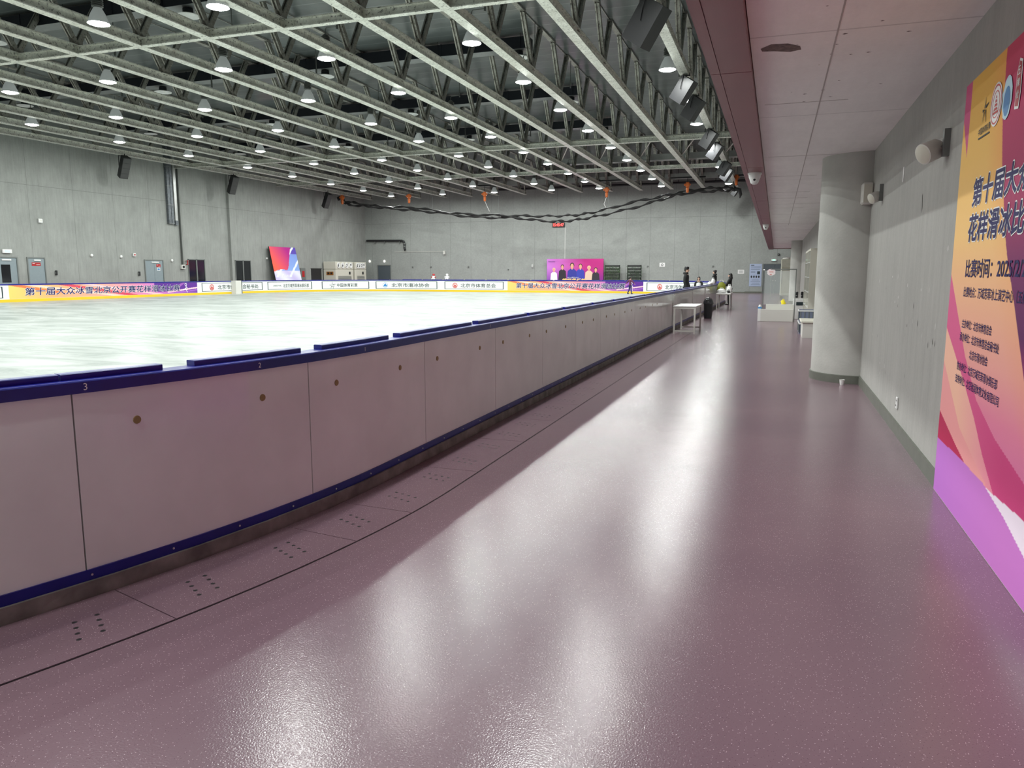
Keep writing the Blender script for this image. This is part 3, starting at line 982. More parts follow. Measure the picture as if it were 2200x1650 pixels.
t = thing('paper_cup', 'small white cup standing on the floor by the round column', 'cup', (1.0, 12.1, 0))
m = MB(); m.lathe([(0.028, 0), (0.037, 0.075), (0.033, 0.075), (0.026, 0.006), (0, 0.006)], 18); m.build('cup', M_WHITE, t, 'auto')
m = MB(); m.lathe([(0.038, 0.072), (0.04, 0.076), (0.036, 0.078), (0.033, 0.074)], 18, caps=False); m.build('rim', M_OFFW, t, 'auto')
# chipped plaster on the corridor wall and ceiling
M_CHIP = mat('white_plaster_chip', (0.7, 0.7, 0.68, 1), 0.8); M_SCAR = mat('dark_scar', (0.05, 0.045, 0.04, 1), 0.9)
m = MB(); mk = MB()
for k in range(34):
    y = random.uniform(6.6, 11.8); z = random.choice([random.uniform(0.4, 1.9), random.uniform(0.9, 1.7)])
    q = m if k % 3 else mk
    h = random.uniform(0.008, 0.05); wd = random.uniform(0.004, 0.014)
    q.add([(1.249, y - wd, z), (1.249, y + wd * 0.3, z - h * 0.4), (1.249, y + wd, z + h * 0.4), (1.249, y, z + h)], [(0, 1, 2, 3)])
mk.add([(1.249, 8.0, 2.25), (1.249, 8.02, 2.2), (1.249, 8.06, 2.36), (1.249, 8.04, 2.38)], [(0, 1, 2, 3)])
tag(m.build('plaster_chips', M_CHIP), 'scattered white plaster chips in the corridor wall', 'chips', kind='stuff')
tag(mk.build('wall_scars', M_SCAR), 'scattered dark scratches in the corridor wall', 'scratches', kind='stuff')
m = MB()
pts = [(-0.20, 6.50), (-0.12, 6.40), (0.0, 6.42), (0.09, 6.52), (0.10, 6.62), (0.02, 6.66), (-0.1, 6.60), (-0.19, 6.58)]
m.add([(x, y, ZC - 0.001) for x, y in pts], [tuple(range(8))])
for k in range(22):
    x = random.uniform(0.05, 0.9); y = random.uniform(4.5, 9); r = random.uniform(0.004, 0.014)
    m.add([(x - r, y, ZC - 0.001), (x, y - r, ZC - 0.001), (x + r * 2, y, ZC - 0.001), (x, y + r, ZC - 0.001)], [(0, 1, 2, 3)])
tag(m.build('ceiling_peeling', mat('peeled_brown_paint', (0.16, 0.12, 0.11, 1), 0.8, var=0.4, vscale=30)), 'brown peeled paint patch on the corridor ceiling', 'paint patch', kind='stuff')
# ceiling board joints
m = MB()
for y in (8.6, 12.4, 14.9, 17.8, 19.2, 20.8, 22, 24.4, 29, 33.5, 40, 48):
    x1 = random.choice((0.6, 1.25, 1.25))
    m.box(-0.2, x1, y, y + 0.012, ZC - 0.002, ZC)
m.box(0.33, 0.342, 5.5, 30, ZC - 0.002, ZC)
struct('trim_3', m, mat('dark_joint', (0.45, 0.42, 0.40, 1), 0.8))

# domes on the red beam
for k, (y, lab) in enumerate(((13.6, 'white dome camera under the red beam, the nearer and larger one'), (27.9, 'white dome camera under the red beam, the farther and smaller one'))):
    t = thing('dome_camera', lab, 'camera', (-0.42, y, 3.3), group='dome cameras under the red beam')
    m = MB(); m.lathe([(0.0, -0.03), (0.11, -0.03), (0.115, 0.0)], 24); m.build('base', M_WHITE, t, 'auto')
    m = MB(); m.lathe([(0.0, -0.19), (0.035, -0.185), (0.06, -0.165), (0.075, -0.12), (0.095, -0.07), (0.098, -0.03)], 24); m.build('body', M_WHITE, t, 'auto')
    m = MB(); m.ball((0, -0.055, -0.11), 0.03, n=12); m.build('lens', M_DGLASS, t, 'auto')

# pipes and ducts on the far walls
t = thing('vertical_wall_duct', 'grey galvanised cable duct hanging down the left wall, wide one', 'duct', (WX_L, 39.95, 4.8), group='vertical ducts on the left wall')
m = MB(); m.box(0, 0.18, 0, 0.22, 0, 4.9); m.box(0, 0.18, 0.26, 0.45, 0, 4.9); m.build('channels', mat('dull_zinc', (0.14, 0.155, 0.17, 1), 0.4, 0.5, var=0.3), t)
m = MB()
for z in (0.02, 1.2, 2.4, 3.6): m.box(-0.0, 0.19, -0.02, 0.47, z, z + 0.04)
m.build('straps', M_FRAME, t)
t = thing('vertical_wall_duct', 'grey galvanised cable duct hanging down the left wall, narrow one', 'duct', (WX_L, 40.55, 4.75), group='vertical ducts on the left wall')
m = MB(); m.box(0, 0.14, 0, 0.22, 0.3, 4.9); m.build('channels', M_SILV, t)
m = MB(); m.box(0, 0.16, -0.02, 0.24, 0, 0.3); m.build('end_box', MATS['dull_zinc'], t)
t = thing('vertical_pipe', 'dark vertical conduit on the left wall ending in a small box', 'pipe', (WX_L + 0.01, 41.0, 1.9))
m = MB(); m.tube([(0.07, 0, 0.2), (0.07, 0, 7.0)], 0.055, 8); m.build('conduit', mat('dark_conduit', (0.05, 0.055, 0.05, 1), 0.5), t)
m = MB(); m.box(0, 0.14, -0.15, 0.15, 0, 0.28); m.build('terminal_box', M_OFFW, t)
m = MB(); m.box(0.14, 0.15, -0.09, 0.09, 0.06, 0.22); m.build('box_face', M_BLACK, t)
t = thing('red_valve', 'small red pipe valve beside the dark window on the left wall', 'valve', (WX_L, 41.42, 2.2))
m = MB(); m.tube([(0, 0, 0), (0.12, 0, 0), (0.12, 0, 0.25)], 0.035, 8); m.build('stub', M_REDS, t)
m = MB(); m.lathe([(0.0, 0), (0.1, 0), (0.1, 0.02), (0, 0.02)], 12, (0.12, 0, 0.25)); m.build('hand_wheel', M_REDS, t)
t = thing('black_drain_pipe', 'black elbowed pipe on the back wall near the left corner', 'pipe', (-37.4, WY_B - 0.02, 4.7))
m = MB(); m.tube([(0.0, -0.12, 0), (3.75, -0.12, -0.04), (3.95, -0.12, -0.12), (4.02, -0.12, -0.3), (4.02, -0.12, -0.75), (4.12, -0.2, -0.92)], 0.1, 10); m.build('pipe_run', M_BLACK, t, 'auto')
m = MB()
for x in (0.9, 1.9, 3.5): m.box(x, x + 0.05, -0.2, 0, -0.28, -0.08)
m.build('pipe_brackets', M_FRAME, t)
for z in (-0.35, -0.62):
    m = MB(); m.lathe([(0.125, 0), (0.125, 0.06)], 12, (4.02, -0.12, z)); m.build('coupling', M_FRAME, t)
m = MB(); m.box(-34.5, -29.3, WY_B - 0.035, WY_B - 0.004, 3.60, 3.63); m.box(-29.35, -29.2, WY_B - 0.2, WY_B - 0.004, 3.35, 3.68)
tag(m.build('conduit_with_sensor', M_OFFW), 'thin white conduit ending in a small sensor on the back wall', 'conduit')
m = MB(); m.box(-17.72, -17.69, WY_B - 0.02, WY_B, 2.9, 5.65)
tag(m.build('clock_cable', M_WHITE), 'thin white cable running down from the red clock', 'cable')
t = thing('digital_clock', 'black digital clock with red figures high on the back wall', 'clock', (-18.85, WY_B - 0.12, 5.62))
m = MB(); m.bbox(0, 1.12, 0, 0.12, 0, 0.4, 0.02); m.build('case', M_BLACK, t)
m = MB(); text_on(m, '15:45:47', 0.08, 0.08, 0.25, 0.96, lambda u, v, l: (u, -0.006 - l, v), bold=0.02)
m.build('figures', mat('red_led', (1, 0.05, 0.05, 1), 0.5, emit=(1, 0.06, 0.05, 1), estr=3), t)
wall_box(-0.24, WY_B - 0.06, 2.66, 0.42, 0.1, 0.16, 'exit_sign', 'small green-lit exit sign above the dark door at the corridor end', 'sign', M_WHITE, MATS['green_lit_sign'])
wall_box(0.1, WY_B - 0.06, 3.1, 0.16, 0.1, 0.16, 'wall_camera', 'small dark camera above the dark door at the corridor end', 'camera', M_BLACK)
for k, (x, z, lab) in enumerate(((-37.2, 2.75, 'leftmost of two small round lamps above the back-wall doors'), (-35.6, 2.75, 'right one of two small round lamps above the back-wall doors'))):
    t = thing('bulkhead_lamp', lab, 'lamp', (x, WY_B - 0.05, z)); m = MB(); m.ball((0, 0, 0), 0.09, 0.06, 0.12); m.build('globe', mat('warm_lit_glass', (1, 1, 1, 1), 0.4, emit=(1, 0.97, 0.88, 1), estr=2.5), t, 'auto')
    m = MB(); m.box(-0.04, 0.04, 0.02, 0.05, -0.14, 0.14); m.build('back_plate', M_FRAME, t)
for k, (x, z, lab) in enumerate(((36.0, 2.62, 'small white sensor dome right of the single grey door'), (33.9, 2.65, 'small white sensor dome between the grey doors'), (40.1, 2.45, 'small white sensor dome right of the grey double door'), (50.0, 2.75, 'small white sensor dome right of the second dark window'))):
    t = thing('wall_dome_sensor', lab, 'sensor', (WX_L + 0.03, x, z)); m = MB(); m.ball((0.03, 0, 0), 0.05, 0.09, 0.09); m.build('dome', M_WHITE, t, 'auto')
    m = MB(); m.box(-0.03, 0.02, -0.07, 0.07, -0.07, 0.07); m.build('back_plate', M_OFFW, t)
for x, lab in ((-32.6, 'tiny grey detector right of the back-wall doors'), (-30.7, 'tiny white detector on the back wall under the thin conduit'), (-26.9, 'tiny grey detector in the middle left of the back wall'), (-5.0, 'tiny grey detector on the back wall above the man in the cap'), (-13.4 + 3, 'tiny dark detector right of the plant racks')):
    wall_box(x, WY_B - 0.05, 2.2, 0.12, 0.08, 0.12, 'wall_detector', lab, 'detector', M_FRAME)

# beige cabinets
for k, (y0, y1, lab) in enumerate(((57.7, 60.6, 'beige dehumidifier cabinet, left one of two, with four round outlets'), (60.9, 63.0 - 0.1, 'beige dehumidifier cabinet, right one of two, with four round outlets'))):
    t = thing('dehumidifier_cabinet', lab, 'cabinet', (WX_L + 0.1, y0, 0), group='two beige cabinets at the left wall')
    D = 1.25; H = 2.62; W_ = y1 - y0
    m = MB(); m.bbox(0, D, 0, W_, 0.0, 1.95, 0.03); m.build('lower_body', M_CREAM, t)
    m = MB(); m.bbox(0, D, 0, W_, 1.96, H, 0.03); m.build('fan_box', M_CREAM, t)
    for j in range(4):
        mt = Vector((1, 0, 0)).to_track_quat('Z', 'Y').to_matrix()
        cc = (D, 0.45 + j * (W_ - 0.9) / 3, 2.3)
        m = MB(); m.lathe([(0.25, 0.0), (0.25, 0.05), (0.17, 0.06), (0.12, 0.02)], 20, cc, axis=mt, caps=False); ring_ = m.build('outlet_ring', M_WHITE, t, 'auto')
        m = MB(); m.lathe([(0.16, 0.01), (0.0, 0.012)], 16, cc, axis=mt, caps=False); m.build('outlet_hole', M_BLACK, ring_)
        m = MB(); m.bar((D + 0.03, cc[1], 2.3), (D + 0.03, cc[1] + 0.12 * math.cos(j * 1.3), 2.3 + 0.14 * math.sin(j * 1.3 + 0.5)), 0.03, 0.1); m.build('outlet_vane', M_WHITE, ring_)
    m = MB(); m.box(D, D + 0.02, W_ - 0.75, W_ - 0.5, 1.5, 1.75); m.build('display', M_BLACK, t)
    m = MB()
    for j in range(10): m.box(D, D + 0.015, 0.35, W_ - 0.35, 0.5 + j * 0.09, 0.55 + j * 0.09)
    m.build('air_grille', M_FRAME, t)
    if k == 0:
        m = MB(); m.box(0.3, 1.0, -0.012, 0.0, 1.45, 1.75); m.build('warning_plate', mat('orange_brown_plate', srgb(150, 95, 30), 0.5), t)
        m = MB(); m.box(0.4, 0.6, -0.016, -0.012, 1.52, 1.68); m.box(0.7, 0.9, -0.016, -0.012, 1.52, 1.68); m.build('plate_marks', M_BLACK, t)

# ================================================================= BANNERS ON THE INNER FACE OF THE BOARDS
def inner_fn(off=0.121):
    def fn(u, v, lift):
        p = rink(u, off + lift)
        return (p[0], p[1], v)
    return fn


def emblem_ring(m, s, z, r, mi, fn, r2=None, n=20, lift=0.004):
    r2 = r2 if r2 is not None else r * 0.82
    vs = []
    for k in range(n):
        a = 2 * PI * k / n
        vs += [fn(s + r * math.cos(a), z + r * math.sin(a), lift), fn(s + r2 * math.cos(a), z + r2 * math.sin(a), lift)]
    m.add(vs, [(2 * k, 2 * ((k + 1) % n), 2 * ((k + 1) % n) + 1, 2 * k + 1) for k in range(n)], mi)


def poly_on(m, pts, fn, lift=0.004, mi=0):
    m.add([fn(u, v, lift) for u, v in pts], [tuple(range(len(pts)))], mi)


def framed_banner(s0, s1, text, t0, t1, emb, lab, emb_s=None, latin=None, th=0.30):
    """white sponsor panel with a thin dark frame; s along the boards"""
    fn = inner_fn()
    t = thing('sponsor_panel', lab, 'banner', (0, 0, 0), group=None)
    m = MB(); strip(m, s0 - 0.18, s1 + 0.18, rect(0.1205, 0.123, 0.40, 1.05), 0.15); m.build('panel', M_INWHITE, t)
    m = MB()
    a, b, c, d = s0, s1, 0.45, 1.0
    w_ = 0.03
    for (u0, u1, v0, v1) in ((a, b, c, c + w_), (a, b, d - w_, d), (a, a + w_ * 2, c, d), (b - w_ * 2, b, c, d)):
        strip(m, u0, u1, rect(0.123, 0.125, v0, v1), 0.15)
    m.build('frame_line', M_INKG, t)
    fn = inner_fn(0.128)
    m = MB(); text_on(m, text, t0, 0.72 - th / 2, th, t1 - t0, fn, bold=0.008, lift=0.002); m.build('lettering', M_INKG, t)
    if latin:
        m = MB(); text_on(m, latin[0], latin[1], 0.67, 0.12, latin[2] - latin[1], fn, lift=0.002); m.build('latin_lettering', M_INKG, t)
    m = MB()
    if emb == 'red':
        emblem_ring(m, emb_s, 0.72, 0.2, 0, fn); emblem_ring(m, emb_s, 0.72, 0.145, 0, fn, 0.125)
        poly_on(m, [(emb_s - 0.11, 0.65), (emb_s + 0.11, 0.65), (emb_s, 0.83)], fn); poly_on(m, [(emb_s - 0.13, 0.61), (emb_s + 0.13, 0.61), (emb_s + 0.13, 0.635), (emb_s - 0.13, 0.635)], fn)
        m.build('red_emblem', M_INKR, t)
    elif emb == 'blue':
        emblem_ring(m, emb_s, 0.72, 0.2, 0, fn, 0.18)
        poly_on(m, [(emb_s - 0.15, 0.62), (emb_s + 0.15, 0.62), (emb_s + 0.12, 0.72), (emb_s + 0.02, 0.85), (emb_s - 0.1, 0.75)], fn)
        m.build('blue_emblem', M_INKB, t)
    elif emb == 'star':
        for (x0, y0, x1, y1, wd) in ((-0.2, 0.02, -0.05, 0.0, 0.06), (-0.02, 0.03, 0.0, 0.26, 0.05), (0.05, 0.05, 0.27, 0.08, 0.05), (-0.04, -0.05, -0.12, -0.22, 0.05), (0.04, -0.04, 0.08, -0.25, 0.05), (0.12, -0.02, 0.13, -0.12, 0.05)):
            dx, dy = x1 - x0, y1 - y0; L_ = math.hypot(dx, dy); nx, ny = -dy / L_ * wd / 2, dx / L_ * wd / 2
            poly_on(m, [(emb_s + x0 + nx, 0.72 + y0 + ny), (emb_s + x0 - nx, 0.72 + y0 - ny), (emb_s + x1 - nx * 0.3, 0.72 + y1 - ny * 0.3), (emb_s + x1 + nx * 0.3, 0.72 + y1 + ny * 0.3)], fn)
        m.build('star_emblem', M_INKG, t)
    return t


framed_banner(17.5, 20.7, '北京市体育总会', 17.9, 20.3, None, 'white sponsor panel cut off at the left edge of the view')
framed_banner(33.85, 39.74, '北京市体育总会秘书处', 35.3, 39.35, 'red', 'white sponsor panel with red round emblem behind the grey pad', 34.75)
framed_banner(40.2, 43.85, '北京万域芳菲滑冰俱乐部', 41.55, 43.6, None, 'white sponsor panel of a skating club, left of the star emblem panel', None, ('UNIFESTIVAL', 40.7, 41.4), 0.27)
framed_banner(44.6, 48.2, '中国体育彩票', 45.75, 47.3, 'star', 'white sponsor panel with black running star emblem in the rink corner', 45.4, None, 0.27)
framed_banner(48.7, 53.75, '北京市滑冰协会', 49.95, 53.1, 'blue', 'white sponsor panel with round blue emblem in the rink corner', 49.45)
framed_banner(54.35, 59.05, '北京市体育总会', 55.65, 58.45, 'red', 'white sponsor panel with red emblem left of the far orange banner', 55.2)
framed_banner(69.6, 75.4, '北京市体育总会秘书处', 71.1, 74.9, 'red', 'white sponsor panel with red emblem at the right end of the back boards', 70.65)


def lerp(a, b, t): return tuple(a[i] + (b[i] - a[i]) * t for i in range(3))


def banner_colour(u, v):
    """u 0..1 along, v 0..1 up: yellow-orange at the left over pink to violet at the right, with slanting rays"""
    pal = [(0.0, srgb(245, 200, 110)), (0.2, srgb(245, 170, 120)), (0.42, srgb(240, 165, 150)), (0.6, srgb(225, 135, 165)), (0.72, srgb(200, 120, 190)), (1.0, srgb(112, 62, 160))]
    for i in range(len(pal) - 1):
        if u <= pal[i + 1][0]:
            c = lerp(pal[i][1], pal[i + 1][1], (u - pal[i][0]) / (pal[i + 1][0] - pal[i][0])); break
    def band(p, wd, q): return abs((u - p) + (v - 0.5) * q) < wd
    if band(0.42, 0.035, 0.35) : c = srgb(205, 70, 90)
    if band(0.18, 0.03, 0.30) and v > 0.35: c = srgb(232, 120, 75)
    if band(0.30, 0.03, 0.42): c = srgb(250, 205, 190)
    if band(0.55, 0.03, 0.4): c = srgb(245, 190, 195)
    if u > 0.72 and v > 0.2 + (u - 0.72) * 0.2 and not band(0.86, 0.012, -0.1): c = srgb(92, 45, 140)
    if u > 0.80 and abs(v - 0.15 - (u - 0.80) * 1.8) < 0.07: c = srgb(240, 190, 205)
    if u > 0.84 and abs(v - 0.05 - (u - 0.84) * 1.6) < 0.05: c = srgb(160, 100, 190)
    return c


def title_banner(s0, s1, t0, t1, lab):
    t = thing('event_banner', lab, 'banner', (0, 0, 0), group=None)
    nu, nv = 420, 40
    m = MB(); cols = []
    fn = inner_fn(0.121)
    for i in range(nu + 1):
        for j in range(nv + 1):
            m.v.append(fn(s0 + (s1 - s0) * i / nu, 0.40 + 0.65 * j / nv, 0.003)); cols.append(banner_colour(i / nu, j / nv))
    for i in range(nu):
        for j in range(nv):
            m.f.append((i * (nv + 1) + j, (i + 1) * (nv + 1) + j, (i + 1) * (nv + 1) + j + 1, i * (nv + 1) + j + 1)); m.m.append(0)
    m.build('printed_sheet', M_ART, t, colors=cols)
    tx = '第十届大众冰雪北京公开赛花样滑冰比赛'
    m = MB(); text_on(m, tx, t0, 0.55, 0.38, t1 - t0, fn, bold=0.05, lift=0.012, shear=0.12); m.build('letter_outline', M_INKW, t)
    m = MB(); text_on(m, tx, t0, 0.55, 0.38, t1 - t0, fn, bold=0.015, lift=0.018, shear=0.12); m.build('lettering', M_INK, t)
    m = MB()
    c = t1 + (s1 - t1) * 0.35
    emblem_ring(m, c, 0.93, 0.09, 0, fn, 0.06, lift=0.008)
    for (x0, y0, x1, y1) in ((0.02, 0.85, 0.0, 0.68), (0.0, 0.7, -0.3, 0.60), (0.0, 0.68, 0.1, 0.45), (0.02, 0.8, 0.12, 0.72)):
        dx, dy = x1 - x0, y1 - y0; L_ = math.hypot(dx, dy); nx, ny = -dy / L_ * 0.02, dx / L_ * 0.02
        poly_on(m, [(c + x0 + nx, y0 + ny), (c + x0 - nx, y0 - ny), (c + x1 - nx, y1 - ny), (c + x1 + nx, y1 + ny)], fn, 0.008)
    m.build('skater_mark', M_INKW, t)


title_banner(21.0, 33.45, 21.8, 31.95, 'long orange to violet event banner on the left boards')
title_banner(59.35, 69.35, 60.0, 67.95, 'long orange to violet event banner on the back boards under the purple poster')
# grey pad straddling the boards
t = thing('grey_pad', 'grey upright pad hung over the left boards in front of a sponsor panel', 'pad', (0, 0, 0))
m = MB(); strip(m, 36.6, 37.15, rect(0.13, 0.5, ICE, 1.13), 0.3); m.build('pad', M_OFFW, t)
m = MB(); strip(m, 37.16, 37.5, rect(0.13, 0.3, ICE, 1.1), 0.3); m.build('dark_edge', M_FRAME, t)

# ================================================================= BOARDS AND POSTERS AT THE FAR WALLS
def art_quad(name, mats_parent, org, ux, uz, w_, h_, nu, nv, colf, mat_=None, parent=None):
    m = MB(); cols = []
    org = Vector(org); ux = Vector(ux); uz = Vector(uz)
    for i in range(nu + 1):
        for j in range(nv + 1):
            u, v = i / nu, j / nv
            m.v.append(tuple(org + ux * (u * w_) + uz * (v * h_))); cols.append(colf(u, v))
    for i in range(nu):
        for j in range(nv):
            m.f.append((i * (nv + 1) + j, (i + 1) * (nv + 1) + j, (i + 1) * (nv + 1) + j + 1, i * (nv + 1) + j + 1)); m.m.append(0)
    return m.build(name, mat_ or M_ART, parent, colors=cols)


# leaning colourful board at the left wall
t = thing('leaning_poster', 'tall red, blue and violet printed board leaning on the left wall', 'poster', (WX_L + 1.0, 50.0, 0))
def lean_col(u, v):
    d = math.hypot(u + 0.05, (v - 1.25) * 0.95)
    if v > 0.47 + 0.05 * math.sin(u * 5) and u < 0.80 - (1 - v) * 0.5 and d < 0.9:
        return lerp(srgb(240, 95, 75), srgb(170, 30, 130), min(1, max(0, (u * 1.2 + v - 0.7))))
    k = math.sin((u * 0.8 - v) * 16)
    if k > 0.86 and v > 0.35: return srgb(228, 235, 248)
    if v < 0.5: return lerp(srgb(195, 185, 225), srgb(225, 225, 245), 0.5 + 0.5 * math.sin(u * 9 + v * 14))
    if v > 0.85: return srgb(90, 70, 170)
    return lerp(srgb(150, 190, 235), srgb(120, 140, 215), v)
tilt = Vector((-0.2, 0, 1)).normalized()
art_quad('printed_face', None, (0.012, 0, 0), (0, 1, 0), tilt, 3.4, 3.75, 60, 66, lean_col, parent=t)
m = MB()
fr = [(0, 0, 0), (0, 3.4, 0), tuple(Vector((0, 3.4, 0)) + tilt * 3.75), tuple(tilt * 3.75)]
m.add(fr + [(x - 0.06, y, z) for x, y, z in fr], [(0, 1, 2, 3), (7, 6, 5, 4), (0, 4, 5, 1), (1, 5, 6, 2), (2, 6, 7, 3), (3, 7, 4, 0)])
m.build('backing_board', M_BLACK, t)
m = MB(); text_on(m, 'Phoenix', 0, 0, 0.26, 1.3, lambda u, v, l: tuple(Vector((0.02, 0.9 + u, 0)) + tilt * (1.35 + v)), bold=0.0); m.build('lettering', M_INKW, t)

# purple poster with six busts
t = thing('purple_poster', 'wide magenta and purple poster with six portrait figures against the back wall', 'poster', (-19.25, WY_B - 0.35, 0))
PW, PH = 5.1, 2.86
def pur_col(u, v):
    top = lerp(srgb(205, 125, 215), srgb(190, 50, 130), min(1, u * 1.5))
    return lerp(srgb(92, 45, 150), top, min(1, max(0, (v - 0.15) / 0.6)))
art_quad('printed_sheet', None, (0, 0, 0), (1, 0, 0), (0, 0, 1), PW, PH, 30, 24, pur_col, parent=t)
m = MB(); m.box(0, PW, 0.003, 0.08, 0, PH); m.build('stand_back', M_FRAME, t)
M_SKINP = mat('printed_skin', srgb(222, 165, 135), 0.5); M_HAIRD = mat('printed_dark_hair', srgb(40, 28, 30), 0.5); M_HAIRB = mat('printed_fair_hair', srgb(225, 200, 165), 0.5)
cl = [srgb(235, 235, 240), srgb(35, 30, 40), srgb(45, 50, 150), srgb(50, 60, 170), srgb(225, 195, 170), srgb(40, 35, 45)]
for k, (x, top, sc_, hair) in enumerate(((0.65, 2.08, 0.8, M_HAIRB), (1.42, 2.35, 0.9, M_HAIRD), (2.3, 2.5, 1.12, M_HAIRD), (3.05, 2.42, 1.0, M_HAIRD), (3.82, 2.25, 0.92, M_HAIRB), (4.42, 2.1, 0.88, M_HAIRD))):
    yy = -0.003 - 0.002 * (k % 3)
    r = 0.15 * sc_
    m = MB(); m.add([(x + r * 2.7 * a, yy, z) for a, z in ((-1, 0.95), (1, 0.95), (0.85, top - 0.62 * sc_), (0.3, top - 0.44 * sc_), (-0.3, top - 0.44 * sc_), (-0.85, top - 0.62 * sc_))], [(0, 1, 2, 3, 4, 5)])
    b = m.build('portrait_figure', mat('printed_clothes_%d' % k, cl[k], 0.5), t)
    m = MB(); m.add([(x + r * 1.15 * math.cos(a * PI / 8), yy - 0.001, top - 0.17 * sc_ + r * 1.3 * math.sin(a * PI / 8)) for a in range(16)], [tuple(range(16))]); m.build('printed_hair', hair, b)
    m = MB(); m.add([(x + r * 0.85 * math.cos(a * PI / 8), yy - 0.0016, top - 0.235 * sc_ + r * 1.25 * math.sin(a * PI / 8)) for a in range(16)], [tuple(range(16))])
    m.add([(x - r * 0.4, yy - 0.0012, top - 0.5 * sc_), (x + r * 0.4, yy - 0.0012, top - 0.5 * sc_), (x + r * 0.4, yy - 0.0012, top - 0.35 * sc_), (x - r * 0.4, yy - 0.0012, top - 0.35 * sc_)], [(0, 1, 2, 3)]); m.build('printed_face', M_SKINP, b)
m = MB(); text_on(m, '冰上演艺中心', 1.85, 1.20, 0.1, 1.1, lambda u, v, l: (u, -0.012 - l, v)); m.build('small_lettering', M_INKW, t)
m = MB(); text_on(m, '蜻蜓俱乐部', 1.4, 0.85, 0.30, 2.1, lambda u, v, l: (u, -0.012 - l, v), bold=0.05, shear=0.15); m.build('gold_lettering', M_GOLD, t)
m = MB(); text_on(m, 'Phoenixstar', 0.15, 2.58, 0.1, 0.6, lambda u, v, l: (u, -0.012 - l, v)); m.build('corner_lettering', M_INK, t)

# racks of green plants against the back wall
for k, (x0, x1, dense, lab) in enumerate(((-14.0, -12.7, 1.0, 'black framed rack of green plants right of the purple poster'), (-12.05, -10.85, 0.7, 'dark framed rack of small plants, the right one of two'))):
    t = thing('plant_rack', lab, 'plant rack', (x0, WY_B - 0.5, 0), group='two plant racks at the back wall')
    W_ = x1 - x0
    m = MB()
    for x in (0, W_ - 0.06): m.box(x, x + 0.06, 0, 0.06, 0, 2.3)
    for z in [0.2 + 0.26 * j for j in range(9)]: m.box(0, W_, 0, 0.05, z - 0.14, z + 0.02)
    m.box(0, W_, 0.05, 0.3, 0, 0.08)
    m.build('rack_frame', M_BLACK, t)
    m = MB()
    for j in range(int(1100 * dense)):
        x = random.uniform(-0.04, W_ + 0.06); z = random.uniform(0.15, 2.2); y = random.uniform(-0.16, 0.02)
        a = random.uniform(0, 2 * PI); r = random.uniform(0.03, 0.075)
        c, s_ = math.cos(a) * r, math.sin(a) * r
        m.add([(x, y, z), (x + c * 0.5 - s_ * 0.3, y - 0.02, z + s_ * 0.5 + c * 0.3), (x + c, y - 0.03, z + s_), (x + c * 0.5 + s_ * 0.3, y - 0.01, z + s_ * 0.5 - c * 0.3)], [(0, 1, 2, 3)])
    f = m.build('foliage', mat('plant_green_%d' % k, srgb(62 - 12 * k, 92 - 14 * k, 48, ), 0.5, var=0.4, vscale=12), t); f['kind'] = 'stuff'

# notices at the far end of the corridor
t = thing('blue_notice_board', 'tall pale blue notice sheet on the back wall left of the dark door', 'notice', (-2.08, WY_B - 0.02, 0.55))
m = MB(); m.box(0, 0.95, 0, 0.015, 0, 1.82); m.build('sheet', mat('pale_blue_sheet', srgb(165, 178, 205), 0.5), t)
m = MB()
for j, (z, a, b) in enumerate(((1.68, 0.1, 0.35), (1.58, 0.1, 0.85), (1.5, 0.1, 0.85), (1.38, 0.1, 0.8), (1.2, 0.1, 0.45), (1.12, 0.1, 0.45), (0.5, 0.2, 0.75), (0.4, 0.12, 0.85), (0.25, 0.2, 0.8), (0.12, 0.15, 0.85))): m.box(a, b, -0.002, 0, z, z + (0.05 if j == 0 else 0.02))
m.build('printed_lines', M_INKG, t)
for j in range(4):
    m = MB(); m.add([(0.17 + 0.19 * j + 0.065 * math.cos(a * PI / 6), -0.003, 0.78 + 0.1 * math.sin(a * PI / 6)) for a in range(12)], [tuple(range(12))]); m.build('dark_oval_mark', M_BLACK, t)
m = MB(); m.box(0.6, 0.82, -0.003, 0, 0.98, 1.22); m.build('printed_picture', M_INKG, t)
t = thing('white_notice', 'small white paper notice on the back wall left of the blue sheet', 'notice', (-3.0, WY_B - 0.012, 1.57))
m = MB(); m.box(0, 0.5, 0, 0.01, 0, 0.33); m.build('paper', M_WHITE, t)
m = MB()
for z in (0.08, 0.15, 0.22): m.box(0.08, 0.4, -0.002, 0, z, z + 0.02)
m.build('printed_lines', M_INKG, t)

# ================================================================= THE BIG POSTER ON THE CORRIDOR WALL
PXW = 1.225                        # plane of the print
PY0, PY1, PZ1 = 0.9, 6.4, 2.965


def wall_pt(px, py, xw=1.22):
    """point of the corridor wall plane seen at a pixel of the photograph (used to survey the print's outlines)"""
    f = 1620.0
    cp, sp_ = math.cos(PITCH), math.sin(PITCH)
    fw = Vector((-math.sin(YAW) * cp, math.cos(YAW) * cp, -sp_)); rt = Vector((math.cos(YAW), math.sin(YAW), 0)); up = rt.cross(fw)
    d = fw + rt * ((px - 1100) / f) - up * ((py - 825) / f)
    t = xw / d.x
    return (d.y * t, EYE + d.z * t)


def zm(x, y): return wall_pt(1950 + x / 2.064, 550 + y / 2.064)


def curve_z(pts):
    q = sorted(pts)
    def f(y):
        if y <= q[0][0]:
            a, b = q[0], q[1]
        elif y >= q[-1][0]:
            a, b = q[-2], q[-1]
        else:
            for i in range(len(q) - 1):
                if q[i][0] <= y <= q[i + 1][0]: a, b = q[i], q[i + 1]; break
        return a[1] + (b[1] - a[1]) * (y - a[0]) / (b[0] - a[0] + 1e-9)
    return f


